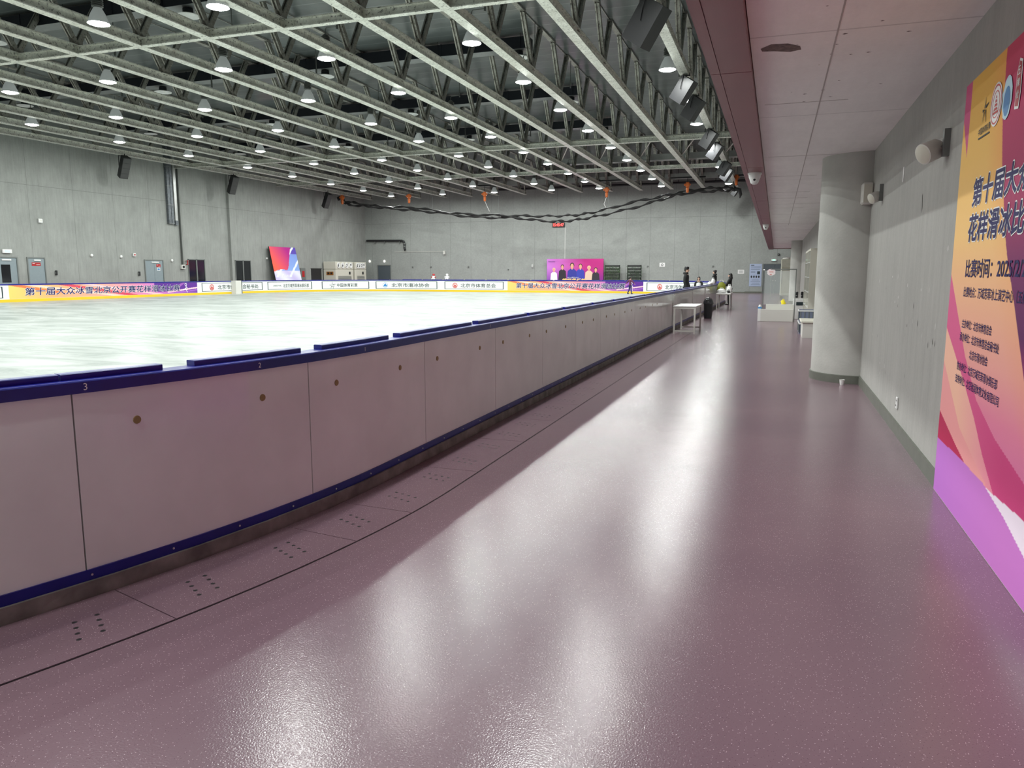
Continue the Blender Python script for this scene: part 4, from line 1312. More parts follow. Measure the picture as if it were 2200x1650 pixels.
c_pur = curve_z([zm(158, 830), zm(240, 910), zm(330, 1010), zm(420, 1160), zm(516, 1350)])
c_a = curve_z([zm(215, 230), zm(250, 440), zm(300, 640), zm(380, 810), zm(516, 1020)])
c_b = curve_z([zm(196, 400), zm(250, 575), zm(290, 720), zm(325, 880), zm(372, 1050)])
c_c = curve_z([zm(180, 560), zm(225, 760), zm(300, 930), zm(345, 1020)])
c_d = curve_z([zm(165, 740), zm(205, 830), zm(245, 912)])
c_w = curve_z([zm(355, 1040), zm(430, 1105), zm(516, 1180)])
edge = [wall_pt(2161, 121), wall_pt(2152, 257), wall_pt(2151, 348), wall_pt(2157, 500), wall_pt(2163, 565), wall_pt(2175, 640), wall_pt(2200, 840)]


def edge_y(z):
    q = sorted([(b, a) for a, b in edge])
    for i in range(len(q) - 1):
        if q[i][0] <= z <= q[i + 1][0]: return q[i][1] + (q[i + 1][1] - q[i][1]) * (z - q[i][0]) / (q[i + 1][0] - q[i][0])
    return q[0][1] - (q[0][0] - z) * 1.2 if z < q[0][0] else q[-1][1]


def vgrad(z, pal):
    for i in range(len(pal) - 1):
        if z >= pal[i + 1][0]:
            t = (z - pal[i + 1][0]) / (pal[i][0] - pal[i + 1][0]); t = min(1, max(0, t))
            return lerp(pal[i + 1][1], pal[i][1], t)
    return pal[-1][1]


PAL_L = [(3.0, srgb(232, 178, 72)), (2.4, srgb(240, 190, 95)), (1.9, srgb(248, 200, 125)), (1.5, srgb(245, 185, 145)), (1.1, srgb(238, 165, 155)), (0.8, srgb(228, 130, 160)), (0.4, srgb(215, 110, 170))]
PAL_R = [(3.0, srgb(205, 60, 95)), (2.5, srgb(180, 40, 95)), (2.0, srgb(160, 35, 90)), (1.7, srgb(120, 30, 95)), (1.3, srgb(95, 25, 90)), (0.9, srgb(180, 50, 110))]


def poster_colour(y, z):
    if z < c_pur(y):
        t = min(1, max(0, (6.2 - y) / 1.6))
        return lerp(srgb(190, 115, 205), srgb(200, 120, 200), t)
    if y > 6.22 and z > 2.45 + (y - 6.22) * 1.5: return srgb(205, 80, 130)
    if y < 5.45 and z < c_w(y): return srgb(240, 225, 240)
    if z < c_d(y) and y > 5.55: return srgb(190, 35, 85)
    if z < c_c(y) and y > 5.0: return srgb(240, 160, 160)
    if z < c_b(y): return lerp(srgb(246, 190, 165), srgb(235, 130, 165), min(1, max(0, (5.9 - y) / 1.2)))
    if z < c_a(y): return lerp(srgb(222, 95, 145), srgb(205, 65, 125), min(1, max(0, (6.0 - y) / 1.3)))
    if y < edge_y(z): return vgrad(z, PAL_R)
    c = vgrad(z, PAL_L)
    k = min(1, max(0, (edge_y(z) + 0.35 - y) / 0.35))
    return lerp(c, srgb(240, 150, 80), 0.5 * k if z > 1.9 else 0.2 * k)


t = thing('event_poster', 'huge orange, pink and purple competition poster on the corridor wall', 'poster', (PXW, PY1, 0))
nu, nv = 520, 400
m = MB(); cols = []
ys = []
for i in range(nu + 1):                                   # finer grid where the print is seen
    q = i / nu
    ys.append(PY1 - (2.4 * q / 0.8 if q < 0.8 else 2.4 + (PY1 - 2.4 - PY0) * (q - 0.8) / 0.2))
for y in ys:
    for j in range(nv + 1):
        z = 0.004 + (PZ1 - 0.004) * j / nv
        m.v.append((0, y - PY1, z)); cols.append(poster_colour(y, z))
for i in range(nu):
    for j in range(nv):
        m.f.append((i * (nv + 1) + j, (i + 1) * (nv + 1) + j, (i + 1) * (nv + 1) + j + 1, i * (nv + 1) + j + 1)); m.m.append(0)
m.build('printed_sheet', M_ART, t, colors=cols)
m = MB(); m.box(0.002, 0.024, PY0 - PY1, 0, 0, PZ1); m.build('backing_board', M_WHITE, t)


def post_fn(u, v, lift): return (-0.002 - lift, -u, v)


def ptext(name, mats, items):
    for nm, mt, bold, lift, mi in mats:
        m = MB()
        for tx, y0, z0, h, wd, sh in items:
            text_on(m, tx, PY1 - y0, z0, h, wd, post_fn, bold=bold, shear=sh, lift=lift)
        m.build(nm, mt, t)


ptext('t', (('title_outline', M_INKW, 0.07, 0.0, 0), ('title_lettering', M_INK, 0.025, 0.002, 0)),
      [('第十届大众冰雪北京公开赛', 5.93, 2.09, 0.175, 3.05, 0.12), ('花样滑冰比赛', 5.97, 1.86, 0.175, 1.5, 0.12)])
for it in [('比赛时间：2025/2/22', 5.95, 1.62, 0.118, 1.42, 0), ('比赛地点：万域芳菲冰上演艺中心（五棵松）', 5.95, 1.487, 0.07, 1.5, 0),
       ('主办单位：北京市体育总会', 5.92, 1.278, 0.06, 0.76, 0), ('承办单位：北京市体育总会秘书处', 5.95, 1.187, 0.06, 0.98, 0),
       ('北京市滑冰协会', 5.64, 1.09, 0.06, 0.45, 0), ('协办单位：北京万域芳菲滑冰俱乐部', 5.96, 0.985, 0.06, 1.02, 0),
       ('支持单位：北京驰润体育文化有限公司', 5.98, 0.895, 0.06, 1.1, 0)]:
    ptext('t', (('detail_lettering', M_INK, 0.012, 0.001, 0),), [it])
# emblems along the top of the poster
m = MB()
cy, cz = PY1 - 5.79, 2.69
for (x0, y0, x1, y1, wd) in ((-0.06, 0.0, -0.02, 0.005, 0.02), (-0.01, 0.01, 0.0, 0.08, 0.018), (0.01, 0.015, 0.08, 0.03, 0.018), (0.01, 0.0, 0.03, -0.08, 0.018), (-0.02, -0.01, -0.05, -0.07, 0.016)):
    dx, dy = x1 - x0, y1 - y0; L_ = math.hypot(dx, dy); nx, ny = -dy / L_ * wd / 2, dx / L_ * wd / 2
    poly_on(m, [(cy + x0 + nx, cz + y0 + ny), (cy + x0 - nx, cz + y0 - ny), (cy + x1 - nx * .3, cz + y1 - ny * .3), (cy + x1 + nx * .3, cz + y1 + ny * .3)], post_fn, 0.002)
text_on(m, '中国体育彩票', cy - 0.13, 2.545, 0.045, 0.3, post_fn, bold=0.01, lift=0.002)
poly_on(m, [(cy - 0.12, 2.52), (cy + 0.16, 2.52), (cy + 0.16, 2.53), (cy - 0.12, 2.53)], post_fn, 0.002)
m.build('running_star_emblem', M_INKG, t)
m = MB(); cy, cz = PY1 - 5.52, 2.67
emblem_ring(m, cy, cz, 0.13, 0, post_fn, 0.0, 28, lift=0.002); e_ = m.build('round_emblem', M_INKW, t)
m = MB(); emblem_ring(m, cy, cz, 0.118, 0, post_fn, 0.108, 28, lift=0.003); emblem_ring(m, cy, cz, 0.082, 0, post_fn, 0.075, 28, lift=0.003)
for k in range(4): poly_on(m, [(cy - 0.045 + k * 0.011, cz - 0.035 + k * 0.024), (cy + 0.045 - k * 0.011, cz - 0.035 + k * 0.024), (cy + 0.028 - k * 0.008, cz - 0.019 + k * 0.024), (cy - 0.028 + k * 0.008, cz - 0.019 + k * 0.024)], post_fn, 0.0034)
poly_on(m, [(cy - 0.055, cz - 0.055), (cy + 0.055, cz - 0.055), (cy + 0.055, cz - 0.042), (cy - 0.055, cz - 0.042)], post_fn, 0.0034)
m.build('red_pagoda_print', M_INKR, e_)
m = MB(); cy, cz = PY1 - 5.28, 2.66
poly_on(m, [(cy + 0.1 * math.cos(a * PI / 10) * (1 + 0.1 * math.sin(3 * a)), cz + 0.125 * math.sin(a * PI / 10)) for a in range(20)], post_fn, 0.002)
m.build('pale_drop_emblem', mat('pale_blue_print', srgb(190, 225, 240), 0.5), t)
m = MB(); poly_on(m, [(cy + 0.065 * math.cos(a * PI / 10), cz - 0.02 + 0.085 * math.sin(a * PI / 10)) for a in range(20)], post_fn, 0.003); m.build('blue_drop_print', M_INKB, t)
m = MB(); cy, cz = PY1 - 5.06, 2.69
poly_on(m, [(cy - 0.05, cz - 0.13), (cy + 0.03, cz - 0.14), (cy + 0.05, cz - 0.05), (cy + 0.04, cz + 0.12), (cy - 0.02, cz + 0.14), (cy - 0.055, cz + 0.06)], post_fn, 0.002); m.build('stamp_ground', M_INKW, t)
m = MB(); poly_on(m, [(cy - 0.04, cz - 0.115), (cy + 0.02, cz - 0.125), (cy + 0.038, cz - 0.05), (cy + 0.028, cz + 0.11), (cy - 0.018, cz + 0.125), (cy - 0.043, cz + 0.05)], post_fn, 0.003); m.build('red_stamp', mat('stamp_red', srgb(170, 30, 45), 0.5), t)
m = MB()
for k, z in enumerate((0.06, -0.005, -0.07)):
    text_on(m, '五棵松'[k], cy - 0.028, cz + z - 0.01, 0.045, 0.045, post_fn, bold=0.01, lift=0.004)
m.build('stamp_characters', M_INKW, t)

# ================================================================= LOUDSPEAKERS, HOISTS, CABLE BUNDLE
def speaker(x, y, z, label, tilt=0.6, yaw=0.0, scale=1.0, front=None, slim=1.0, group='black loudspeakers under the truss nearest the red beam'):
    """box loudspeaker in a U bracket clamped to the chord; the front looks to -X and down"""
    t = thing('loudspeaker', label, 'loudspeaker', (x, y, z), group=group)
    R_ = Matrix.Rotation(yaw, 3, 'Z') @ Matrix.Rotation(-tilt, 3, 'Y')
    a, b, c = 0.24 * scale * slim, 0.26 * scale * slim, 0.42 * scale
    def rot(m, off=(0, 0, 0)):
        m.v = [tuple(R_ @ Vector(p) + Vector(off)) for p in m.v]; return m
    m = MB()
    vs = []
    for zz in (-c, c):
        vs += [(-a, -b, zz), (a, -b * 0.72, zz), (a, b * 0.72, zz), (-a, b, zz)]
    m.add(vs, [(0, 1, 2, 3), (7, 6, 5, 4), (0, 4, 5, 1), (1, 5, 6, 2), (2, 6, 7, 3), (3, 7, 4, 0)])
    rot(m).build('cabinet', M_BLACK, t)
    m = MB(); m.bbox(-a - 0.015, -a, -b * 0.93, b * 0.93, -c * 0.95, c * 0.95, 0.006); rot(m).build('front_grille', front or mat('dark_grille', (0.05, 0.05, 0.05, 1), 0.5, bump=0.3, bscale=120), t)
    m = MB()
    for k in range(3): m.box(-a - 0.02, -a - 0.014, -b * 0.9, b * 0.9, -c * 0.5 + k * c * 0.5 - 0.006, -c * 0.5 + k * c * 0.5 + 0.006)
    rot(m).build('grille_ribs', M_BLACK, t)
    m = MB()
    top = ZB - z
    for s_ in (-1, 1):
        p = R_ @ Vector((0, s_ * (b + 0.03), 0.0))
        q = (0.0, s_ * (b + 0.03), top - 0.04)
        m.bar(p, (p.x * 0.5, q[1], (p.z + top) / 2), 0.04, 0.012); m.bar((p.x * 0.5, q[1], (p.z + top) / 2), q, 0.04, 0.012)
    m.bar((0.0, -b - 0.04, top - 0.04), (0.0, b + 0.04, top - 0.04), 0.04, 0.03, up=(1, 0, 0))
    m.bar((-0.2, 0, top - 0.01), (0.2, 0, top - 0.01), 0.05, 0.02)
    for s_ in (-1, 1): m.bar((s_ * 0.18, 0, top - 0.03), (s_ * 0.18, 0, top + 0.08), 0.03, 0.03, up=(0, 1, 0))
    m.build('clamp_bracket', M_BLACK, t)
    return t


PAINTED_LAMPLIGHT = mat('painted_lamplit_face', (0.75, 0.76, 0.74, 1), 0.35, 0.5)  # glow of the neighbouring lamp, painted as a bright left face on black cabinets
for k, (y, z, fr) in enumerate(((19.9, 7.78, None), (27.8, 7.9, PAINTED_LAMPLIGHT), (31.0, 7.92, None), (38.2, 7.92, PAINTED_LAMPLIGHT), (42.2, 7.95, None), (49.4, 8.0, None), (52.2, 7.98, PAINTED_LAMPLIGHT))):
    speaker(-3.33, y, z, ['large black loudspeaker nearest the camera, tilted under the right-hand truss', 'black loudspeaker with lamp light painted on its left face under the right-hand truss, nearest the camera of its kind', 'black loudspeaker just behind the nearest one with painted lamp light',
            'second loudspeaker with lamp light painted on its left face from the camera under the right-hand truss', 'black loudspeaker just behind the second one with painted lamp light', 'black loudspeaker before the farthest one with painted lamp light', 'farthest loudspeaker with lamp light painted on its left face under the right-hand truss'][k],
            -0.62, -0.35, 1.0 if k else 1.25, fr)
for k, (y, z) in enumerate(((35.4, 7.75), (44.8, 7.75), (56.6, 7.7))):
    t = speaker(0, y, z, 'black loudspeaker tilted down along the left wall, %s from the camera' % ORD[k], 0.5, 0.0, 1.5, None, 0.62, 'black loudspeakers along the left wall')
    t.location = (-36.22, y, z); t.rotation_euler = (0, 0, PI - 0.3)
speaker(-3.33, 62.4, 7.85, 'small black loudspeaker at the far end of the right-hand truss by the cable bundle', -0.6, -0.3, 0.7, None)

t = thing('cable_bundle', 'long sagging twisted black cable bundle hanging across the back of the hall', 'cable', (-20, 60, 6))
ctr = [(-36.9, 8.1), (-36.1, 7.75), (-33, 7.35), (-29.3, 7.03), (-24.96, 6.45), (-20.8, 6.22), (-17.6, 6.0), (-15.3, 6.05), (-13.0, 6.42), (-9.4, 7.18), (-6.9, 7.7), (-4.5, 7.86), (-3.2, 7.82)]


def cr_spline(p, n):
    out = []
    q = [p[0]] + list(p) + [p[-1]]
    for i in range(1, len(q) - 2):
        for k in range(n):
            u = k / n
            out.append(tuple(0.5 * ((2 * q[i][d]) + (-q[i - 1][d] + q[i + 1][d]) * u + (2 * q[i - 1][d] - 5 * q[i][d] + 4 * q[i + 1][d] - q[i + 2][d]) * u * u + (-q[i - 1][d] + 3 * q[i][d] - 3 * q[i + 1][d] + q[i + 2][d]) * u ** 3) for d in range(len(p[0]))))
    out.append(p[-1]); return out


cs = cr_spline(ctr, 22)
for k in range(2):
    pts = []; rs = []
    for i, (x, z) in enumerate(cs):
        ph = i * 0.42 + k * PI
        sep = 0.08 + 0.13 * max(0, math.sin((x + 22) / 5.0)) + 0.03 * math.sin(x)
        pts.append((x + 20, 0.12 * math.cos(ph), z - 6 + (1 if k else -1) * sep + 0.05 * math.sin(ph)))
        rs.append(0.085 + 0.035 * math.sin(i * 0.9 + k * 2))
    m = MB(); m.tube(pts, rs, 8); m.build('cable_strand', mat('black_wrapped_cable', (0.012, 0.012, 0.012, 1), 0.75, bump=0.4, bscale=6), t, 'auto')
m = MB(); m.tube([(16.8, 0, 1.85), (17.1, 0, 1.75), (17.2, 0, 1.4), (17.15, 0, 1.15)], [0.12, 0.16, 0.12, 0.03], 8)
m.tube([(-17.1, 0, 2.05), (-17.2, 0, 2.25), (-17.0, 0, 2.39)], [0.12, 0.14, 0.06], 8); m.tube([(16.75, 0, 1.85), (16.67, 0, 2.39)], 0.04, 6)
m.build('cable_tail', MATS['black_wrapped_cable'], t, 'auto')
m = MB()
for x in (-28, -22, -12.75, -6.6): m.tube([(x + 20, 0, [zz for xx, zz in cs if abs(xx - x) < 0.4][0] - 6), (x + 20, 0, ZB - 5.75)], 0.012, 4)
m.build('suspension_wires', M_FRAME, t)

for k, (x, z, lab) in enumerate(((-36.3, 7.95, 'leftmost'), (-29.8, 7.85, 'second from the left'), (-22.9, 7.8, 'third from the left'), (-12.75, 7.8, 'fourth from the left'), (-6.6, 7.95, 'fifth from the left'), (-3.1, 8.35, 'rightmost, nearest the red beam'))):
    t = thing('chain_hoist', 'orange chain hoist hanging at the back of the hall, ' + lab, 'hoist', (x, 59.2, z), group='orange chain hoists at the back of the hall')
    m = MB(); m.bbox(-0.13, 0.13, -0.11, 0.11, 0.05, 0.42, 0.03); m.build('motor_body', M_ORANGE, t)
    m = MB(); m.lathe([(0.05, -0.35), (0.1, -0.3), (0.11, 0.0), (0.06, 0.05)], 12); m.build('chain_bag', M_ORANGE, t, 'auto')
    m = MB(); m.bbox(-0.26, -0.13, -0.08, 0.08, 0.16, 0.32, 0.02); m.bbox(0.13, 0.22, -0.08, 0.08, 0.18, 0.3, 0.02); m.build('gear_case', M_ORANGE, t)
    m = MB(); m.tube([(0, 0, 0.4), (0, 0, ZB + 0.3 - z)], 0.02, 6); m.build('hook', M_BLACK, t)
    m = MB(); m.bar((-1.3, 0, ZB + 0.32 - z), (1.3, 0, ZB + 0.32 - z), 0.1, 0.1); m.build('support_bar', M_BLACK, t)
    if k in (2, 3):
        m = MB(); m.tube([(0, 0, -0.3), (0.25, 0, -0.85), (0.4, 0, -1.15)] if k == 2 else [(0, 0, -0.3), (-0.2, 0, -0.85), (-0.05, 0, -1.1)], 0.018, 5); m.build('white_cord', M_WHITE, t)

# ================================================================= FURNITURE ALONG THE BOARDS
def work_table(name, label, loc, L_, W_, H, foot=True, group=None):
    t = thing(name, label, 'table', loc, group=group)
    m = MB(); m.bbox(-W_ / 2, W_ / 2, -L_ / 2, L_ / 2, H - 0.03, H, 0.006); m.build('tabletop', M_WHITE, t)
    m = MB()
    m.box(-W_ / 2 + 0.02, W_ / 2 - 0.02, -L_ / 2 + 0.02, -L_ / 2 + 0.05, H - 0.075, H - 0.03); m.box(-W_ / 2 + 0.02, W_ / 2 - 0.02, L_ / 2 - 0.05, L_ / 2 - 0.02, H - 0.075, H - 0.03)
    m.box(-W_ / 2 + 0.02, -W_ / 2 + 0.05, -L_ / 2 + 0.02, L_ / 2 - 0.02, H - 0.075, H - 0.03); m.box(W_ / 2 - 0.05, W_ / 2 - 0.02, -L_ / 2 + 0.02, L_ / 2 - 0.02, H - 0.075, H - 0.03)
    m.build('apron', M_OFFW, t)
    for sx in (-1, 1):
        for sy in (-1, 1):
            m = MB(); x, y = sx * (W_ / 2 - 0.04), sy * (L_ / 2 - 0.04); m.box(x - 0.022, x + 0.022, y - 0.022, y + 0.022, 0, H - 0.03); m.build('leg', M_OFFW, t)
    if foot:
        for sy in (-1, 1):
            m = MB(); y = sy * (L_ / 2 - 0.04); m.box(-W_ / 2 + 0.06, W_ / 2 - 0.06, y - 0.018, y + 0.018, 0.06, 0.10); m.build('foot_rail', M_OFFW, t)
    return t


work_table('work_table', 'bare white table standing against the boards, nearest the camera', (-2.3, 21.75, 0), 1.75, 0.62, 0.76, True, 'white tables along the boards')
work_table('work_table', 'white table with bags on it, farther along the boards', (-2.22, 36.4, 0), 1.6, 0.64, 0.73, False, 'white tables along the boards')
t = thing('waste_bin', 'black waste bin with domed lid between the two white tables', 'bin', (-2.29, 28.45, 0))
m = MB(); m.lathe([(0.13, 0.0), (0.14, 0.01), (0.165, 0.52), (0.168, 0.54)], 24); m.build('body', M_BLACK, t, 'auto')
m = MB(); m.lathe([(0.18, 0.52), (0.185, 0.56), (0.17, 0.62), (0.14, 0.7), (0.08, 0.755), (0.0, 0.765)], 24); m.build('lid', mat('dark_lid_plastic', (0.03, 0.03, 0.035, 1), 0.25), t, 'auto')
m = MB(); m.box(-0.08, 0.08, -0.17, -0.13, 0.6, 0.68); m.build('flap', M_BLACK, t)

def soft_bag(name, label, cat, loc, r, mt, strap=None):
    t = thing(name, label, cat, loc)
    m = MB()
    m.lathe([(0.0, 0.0), (r[0] * 0.8, 0.0), (r[0], r[2] * 0.25), (r[0] * 0.92, r[2] * 0.7), (r[0] * 0.5, r[2] * 0.95), (0, r[2])], 14)
    m.v = [(x + 0.02 * math.sin(z * 40 + y * 9), y * r[1] / r[0], z) for x, y, z in m.v]
    m.build('body', mt, t, 'auto')
    m = MB(); m.tube([(-r[0] * 0.5, 0, r[2] * 0.8), (-r[0] * 0.3, 0, r[2] * 1.15), (r[0] * 0.3, 0, r[2] * 1.15), (r[0] * 0.5, 0, r[2] * 0.8)], 0.012, 6); m.build('handle', strap or mt, t, 'auto')
    return t


soft_bag('plastic_bag', 'crumpled white plastic bag on the near end of the far white table', 'bag', (-2.33, 35.95, 0.73), (0.2, 0.26, 0.2), M_WHITE)
soft_bag('tote_bag', 'upright white tote bag on the right side of the far white table', 'bag', (-2.02, 36.5, 0.73), (0.13, 0.16, 0.34), M_WHITE)
soft_bag('soft_pouch', 'small dark pouch lying on the far white table', 'pouch', (-2.03, 36.1, 0.73), (0.07, 0.12, 0.13), M_BLACK)
soft_bag('backpack', 'green and yellow backpack standing on the far white table', 'backpack', (-2.4, 36.8, 0.73), (0.2, 0.2, 0.5), mat('olive_fabric', srgb(120, 125, 35), 0.8), M_WHITE)
soft_bag('folded_jacket', 'white garment heaped on the top rail of the boards', 'garment', (-2.62, 33.2, 1.15), (0.12, 0.5, 0.12), M_WHITE)
soft_bag('white_bag', 'small white bag on the top rail beside the heaped garment', 'bag', (-2.62, 34.6, 1.15), (0.09, 0.12, 0.25), M_WHITE)
for k, (x, lab, c1) in enumerate(((-24.3, 'small red and white plush toy on the back boards', M_REDS), (-23.2, 'small all-white plush toy on the back boards', M_WHITE))):
    y = 52.1 + 0.01
    t = thing('plush_toy', lab, 'toy', (x, y - 0.0, 1.16), group=None)
    m = MB(); m.ball((0, 0, 0.14), 0.13, 0.12, 0.14); m.build('body', M_WHITE, t, 'auto')
    m = MB(); m.ball((0, 0, 0.34), 0.1, 0.1, 0.09); m.build('head', M_WHITE if k else c1, t, 'auto')
    for s_ in (-1, 1):
        m = MB(); m.ball((s_ * 0.14, -0.03, 0.17), 0.07, 0.05, 0.05); m.build('arm', c1, t, 'auto')
        m = MB(); m.ball((s_ * 0.08, -0.1, 0.04), 0.06, 0.08, 0.05); m.build('leg', M_WHITE, t, 'auto')

# ================================================================= COUNTER, SCREEN AND STORES BEYOND THE COLUMN
t = thing('low_counter', 'low white counter block standing in the corridor beyond the round column', 'counter', (-0.54, 27.3, 0))
m = MB(); m.bbox(0, 0.1, 0, 0.55, 0, 0.43, 0.006); m.build('end_panel', M_WHITE, t)
m = MB(); m.bbox(0.1, 1.14, 0.0, 0.1, 0, 0.42, 0.006); m.build('front_panel', M_OFFW, t)
m = MB(); m.bbox(0.25, 1.16, 0.45, 0.55, 0, 0.57, 0.006); m.build('rear_panel', M_OFFW, t)
m = MB(); m.box(0.1, 1.14, 0.1, 0.45, 0.38, 0.4); m.build('shelf', M_OFFW, t)
t = thing('tissue_box', 'blue and white tissue box on the left end of the low counter', 'box', (-0.48, 27.45, 0.431))
m = MB(); m.bbox(-0.06, 0.06, -0.04, 0.04, 0, 0.06, 0.004); m.build('box', M_INKB, t)
m = MB(); m.lathe([(0.055, 0.06), (0.045, 0.1), (0.02, 0.13), (0, 0.135)], 9); m.build('tissue', M_WHITE, t)
soft_bag('yellow_bag', 'small bright yellow bag on the rear ledge of the low counter', 'bag', (0.27, 27.80, 0.57), (0.075, 0.05, 0.15), mat('yellow_fabric', srgb(245, 225, 40), 0.6))
t = thing('glass_screen', 'tall thin-framed clear screen behind the low counter', 'screen', (-0.4, 28.0, 0))
for x in (0.0, 1.05):
    m = MB(); m.box(x - 0.014, x + 0.014, -0.014, 0.014, 0, 1.78 if x else 1.72); m.build('post', M_FRAME, t)
m = MB(); m.box(0.2, 1.06, -0.012, 0.012, 1.755, 1.785); m.build('top_rail', M_FRAME, t)
m = MB(); m.box(0.02, 1.03, -0.004, 0.004, 0.55, 1.72); m.build('clear_pane', M_GLASS, t)
m = MB(); m.ball((0, 0, 1.75), 0.03); m.build('knob', M_WHITE, t, 'auto')
t = thing('round_sign', 'small pink and white sign on a thin stick behind the low counter', 'sign', (-0.17, 28.3, 0))
m = MB(); m.tube([(0, 0, 0.0), (0, 0, 1.6)], 0.008, 6); m.lathe([(0.1, 0.0), (0.1, 0.012), (0, 0.015)], 16); m.build('stick', M_FRAME, t)
m = MB(); m.add([(0.13 * math.cos(a * PI / 8) * (1.15 if a % 4 else 1), -0.006, 1.67 + 0.12 * math.sin(a * PI / 8)) for a in range(16)] + [(0.13 * math.cos(a * PI / 8) * (1.15 if a % 4 else 1), 0.006, 1.67 + 0.12 * math.sin(a * PI / 8)) for a in range(16)],
           [tuple(range(16)), tuple(reversed(range(16, 32)))] + [(a, 16 + a, 16 + (a + 1) % 16, (a + 1) % 16) for a in range(16)]); m.build('sign_plate', mat('pale_pink_card', srgb(240, 215, 220), 0.5), t)
m = MB(); m.box(-0.07, 0.07, -0.009, -0.006, 1.66, 1.70); m.box(-0.05, 0.02, -0.009, -0.006, 1.57, 1.61); m.build('sign_print', M_INKR, t)
# tall trolley cabinet in front of the dark door
t = thing('trolley_cabinet', 'tall pale green-grey cabinet on castors in front of the dark door', 'cabinet', (0.30, 50.5, 0), 0)
m = MB(); m.bbox(-0.05, 0.75, -0.35, 0.35, 0.22, 2.5, 0.05); m.build('body', mat('pale_green_grey_enamel', srgb(172, 172, 158), 0.4, var=0.06), t)
m = MB(); m.box(0.0, 0.7, -0.36, -0.35, 0.4, 2.0); m.build('door_panel', mat('beige_enamel', srgb(160, 158, 142), 0.4), t)
m = MB(); m.bar((-0.0, -0.38, 1.0), (-0.0, -0.38, 1.8), 0.03, 0.03); m.build('side_handle', M_CHROME, t)
m = MB(); m.lathe([(0.34, 2.5), (0.3, 2.57), (0, 2.6)], 20, (0.35, 0, 0)); m.build('domed_top', M_OFFW, t, 'auto')
for x in (0.05, 0.65):
    for y in (-0.25, 0.25):
        m = MB(); m.lathe([(0.09, -0.025), (0.1, -0.01), (0.1, 0.01), (0.09, 0.025)], 14, (x, y, 0.1), axis=Matrix.Rotation(PI / 2, 3, 'X')); m.box(x - 0.02, x + 0.02, y - 0.04, y + 0.04, 0.1, 0.22); m.build('castor', M_BLACK, t)
# shelving with clear doors against the wall behind the column
t = thing('display_cabinet', 'tall cream cabinet with clear doors and shelves behind the round column', 'cabinet', (0.92, 24.0, 0))
m = MB(); m.box(0.0, 0.30, 0, 4.0, 0.0, 0.12); m.box(0.29, 0.32, 0, 4.0, 0.12, 2.35); m.box(0, 0.32, 0, 4.0, 2.3, 2.36)
for y in (0, 1.97, 3.96): m.box(0, 0.3, y, y + 0.04, 0.12, 2.3)
m.build('carcass', M_CREAM, t)
for z in (0.6, 1.05, 1.5, 1.95):
    m = MB(); m.box(0.01, 0.29, 0.04, 3.96, z, z + 0.025); m.build('shelf', M_WHITE, t)
for y in (0.04, 2.01):
    m = MB(); m.box(0.0, 0.006, y, y + 1.95, 0.14, 2.28); m.build('clear_door', M_GLASS, t)
t = thing('hanging_garment', 'pink and white garment hanging inside the cream cabinet', 'garment', (1.06, 26.6, 1.98))
m = MB(); m.lathe([(0.02, -0.02), (0.09, -0.06), (0.11, -0.2), (0.1, -0.42), (0.0, -0.43)], 12); m.build('cloth', mat('pink_fabric', srgb(215, 150, 160), 0.8), t, 'auto')
m = MB(); m.tube([(0, 0, -0.03), (0, 0, 0.3)], 0.006, 5); m.build('hanger_hook', M_CHROME, t)
for k, (x, y, z, lab) in enumerate(((0.86, 23.1, 0.0, 'grey-blue plastic crate on the floor behind the round column, farther one'), (0.86, 22.3, 0.0, 'grey-blue plastic crate on the floor behind the round column, nearer one'), (0.86, 23.1, 0.31, 'grey-blue plastic crate stacked on the farther crate'))):
    t = thing('plastic_crate', lab, 'crate', (x, y, z), group='grey-blue crates behind the round column')
    m = MB(); W2, L2, H2 = 0.2, 0.3, 0.3
    m.box(-W2, W2, -L2, L2, 0, 0.02)
    for (a, b, c, d) in ((-W2, -W2 + 0.015, -L2, L2), (W2 - 0.015, W2, -L2, L2), (-W2, W2, -L2, -L2 + 0.015), (-W2, W2, L2 - 0.015, L2)): m.box(a, b, c, d, 0.02, H2)
    m.build('crate_body', mat('grey_blue_plastic', srgb(120, 128, 150), 0.45), t)
    m = MB()
    for j in range(5): m.box(-W2 - 0.01, -W2, -L2 + 0.05 + j * 0.12, -L2 + 0.075 + j * 0.12, 0.03, H2 - 0.04)
    for j in range(4): m.box(-W2 + 0.03 + j * 0.11, -W2 + 0.05 + j * 0.11, -L2 - 0.01, -L2, 0.03, H2 - 0.04)
    m.build('crate_ribs', M_FRAME, t)
    m = MB(); m.box(-W2 - 0.015, -W2, -L2 - 0.015, L2 + 0.015, H2 - 0.04, H2); m.box(-W2, W2, -L2 - 0.015, -L2, H2 - 0.04, H2); m.build('rim', M_WHITE, t)
t = thing('bench_box', 'cream bench box against the wall behind the round column', 'bench', (0.65, 20.6, 0))
m = MB(); m.box(0.05, 0.55, 0.05, 1.35, 0.0, 0.38); m.build('box_body', M_OFFW, t)
m = MB(); m.bbox(0, 0.58, 0, 1.4, 0.38, 0.43, 0.01); m.build('seat_top', M_CREAM, t)
t = thing('stacked_shoes_box', 'white box with black skates on top beyond the low counter', 'box', (0.62, 28.9, 0))
m = MB(); m.bbox(0, 0.42, 0, 0.6, 0, 0.72, 0.01); m.build('box', M_WHITE, t)
m = MB(); m.box(0.1, 0.36, -0.012, 0.0, 0.5, 0.62); m.build('label_print', M_INKG, t)
t = thing('black_skate', 'pair of black skates on the white box beyond the low counter', 'skates', (0.82, 29.1, 0.72))
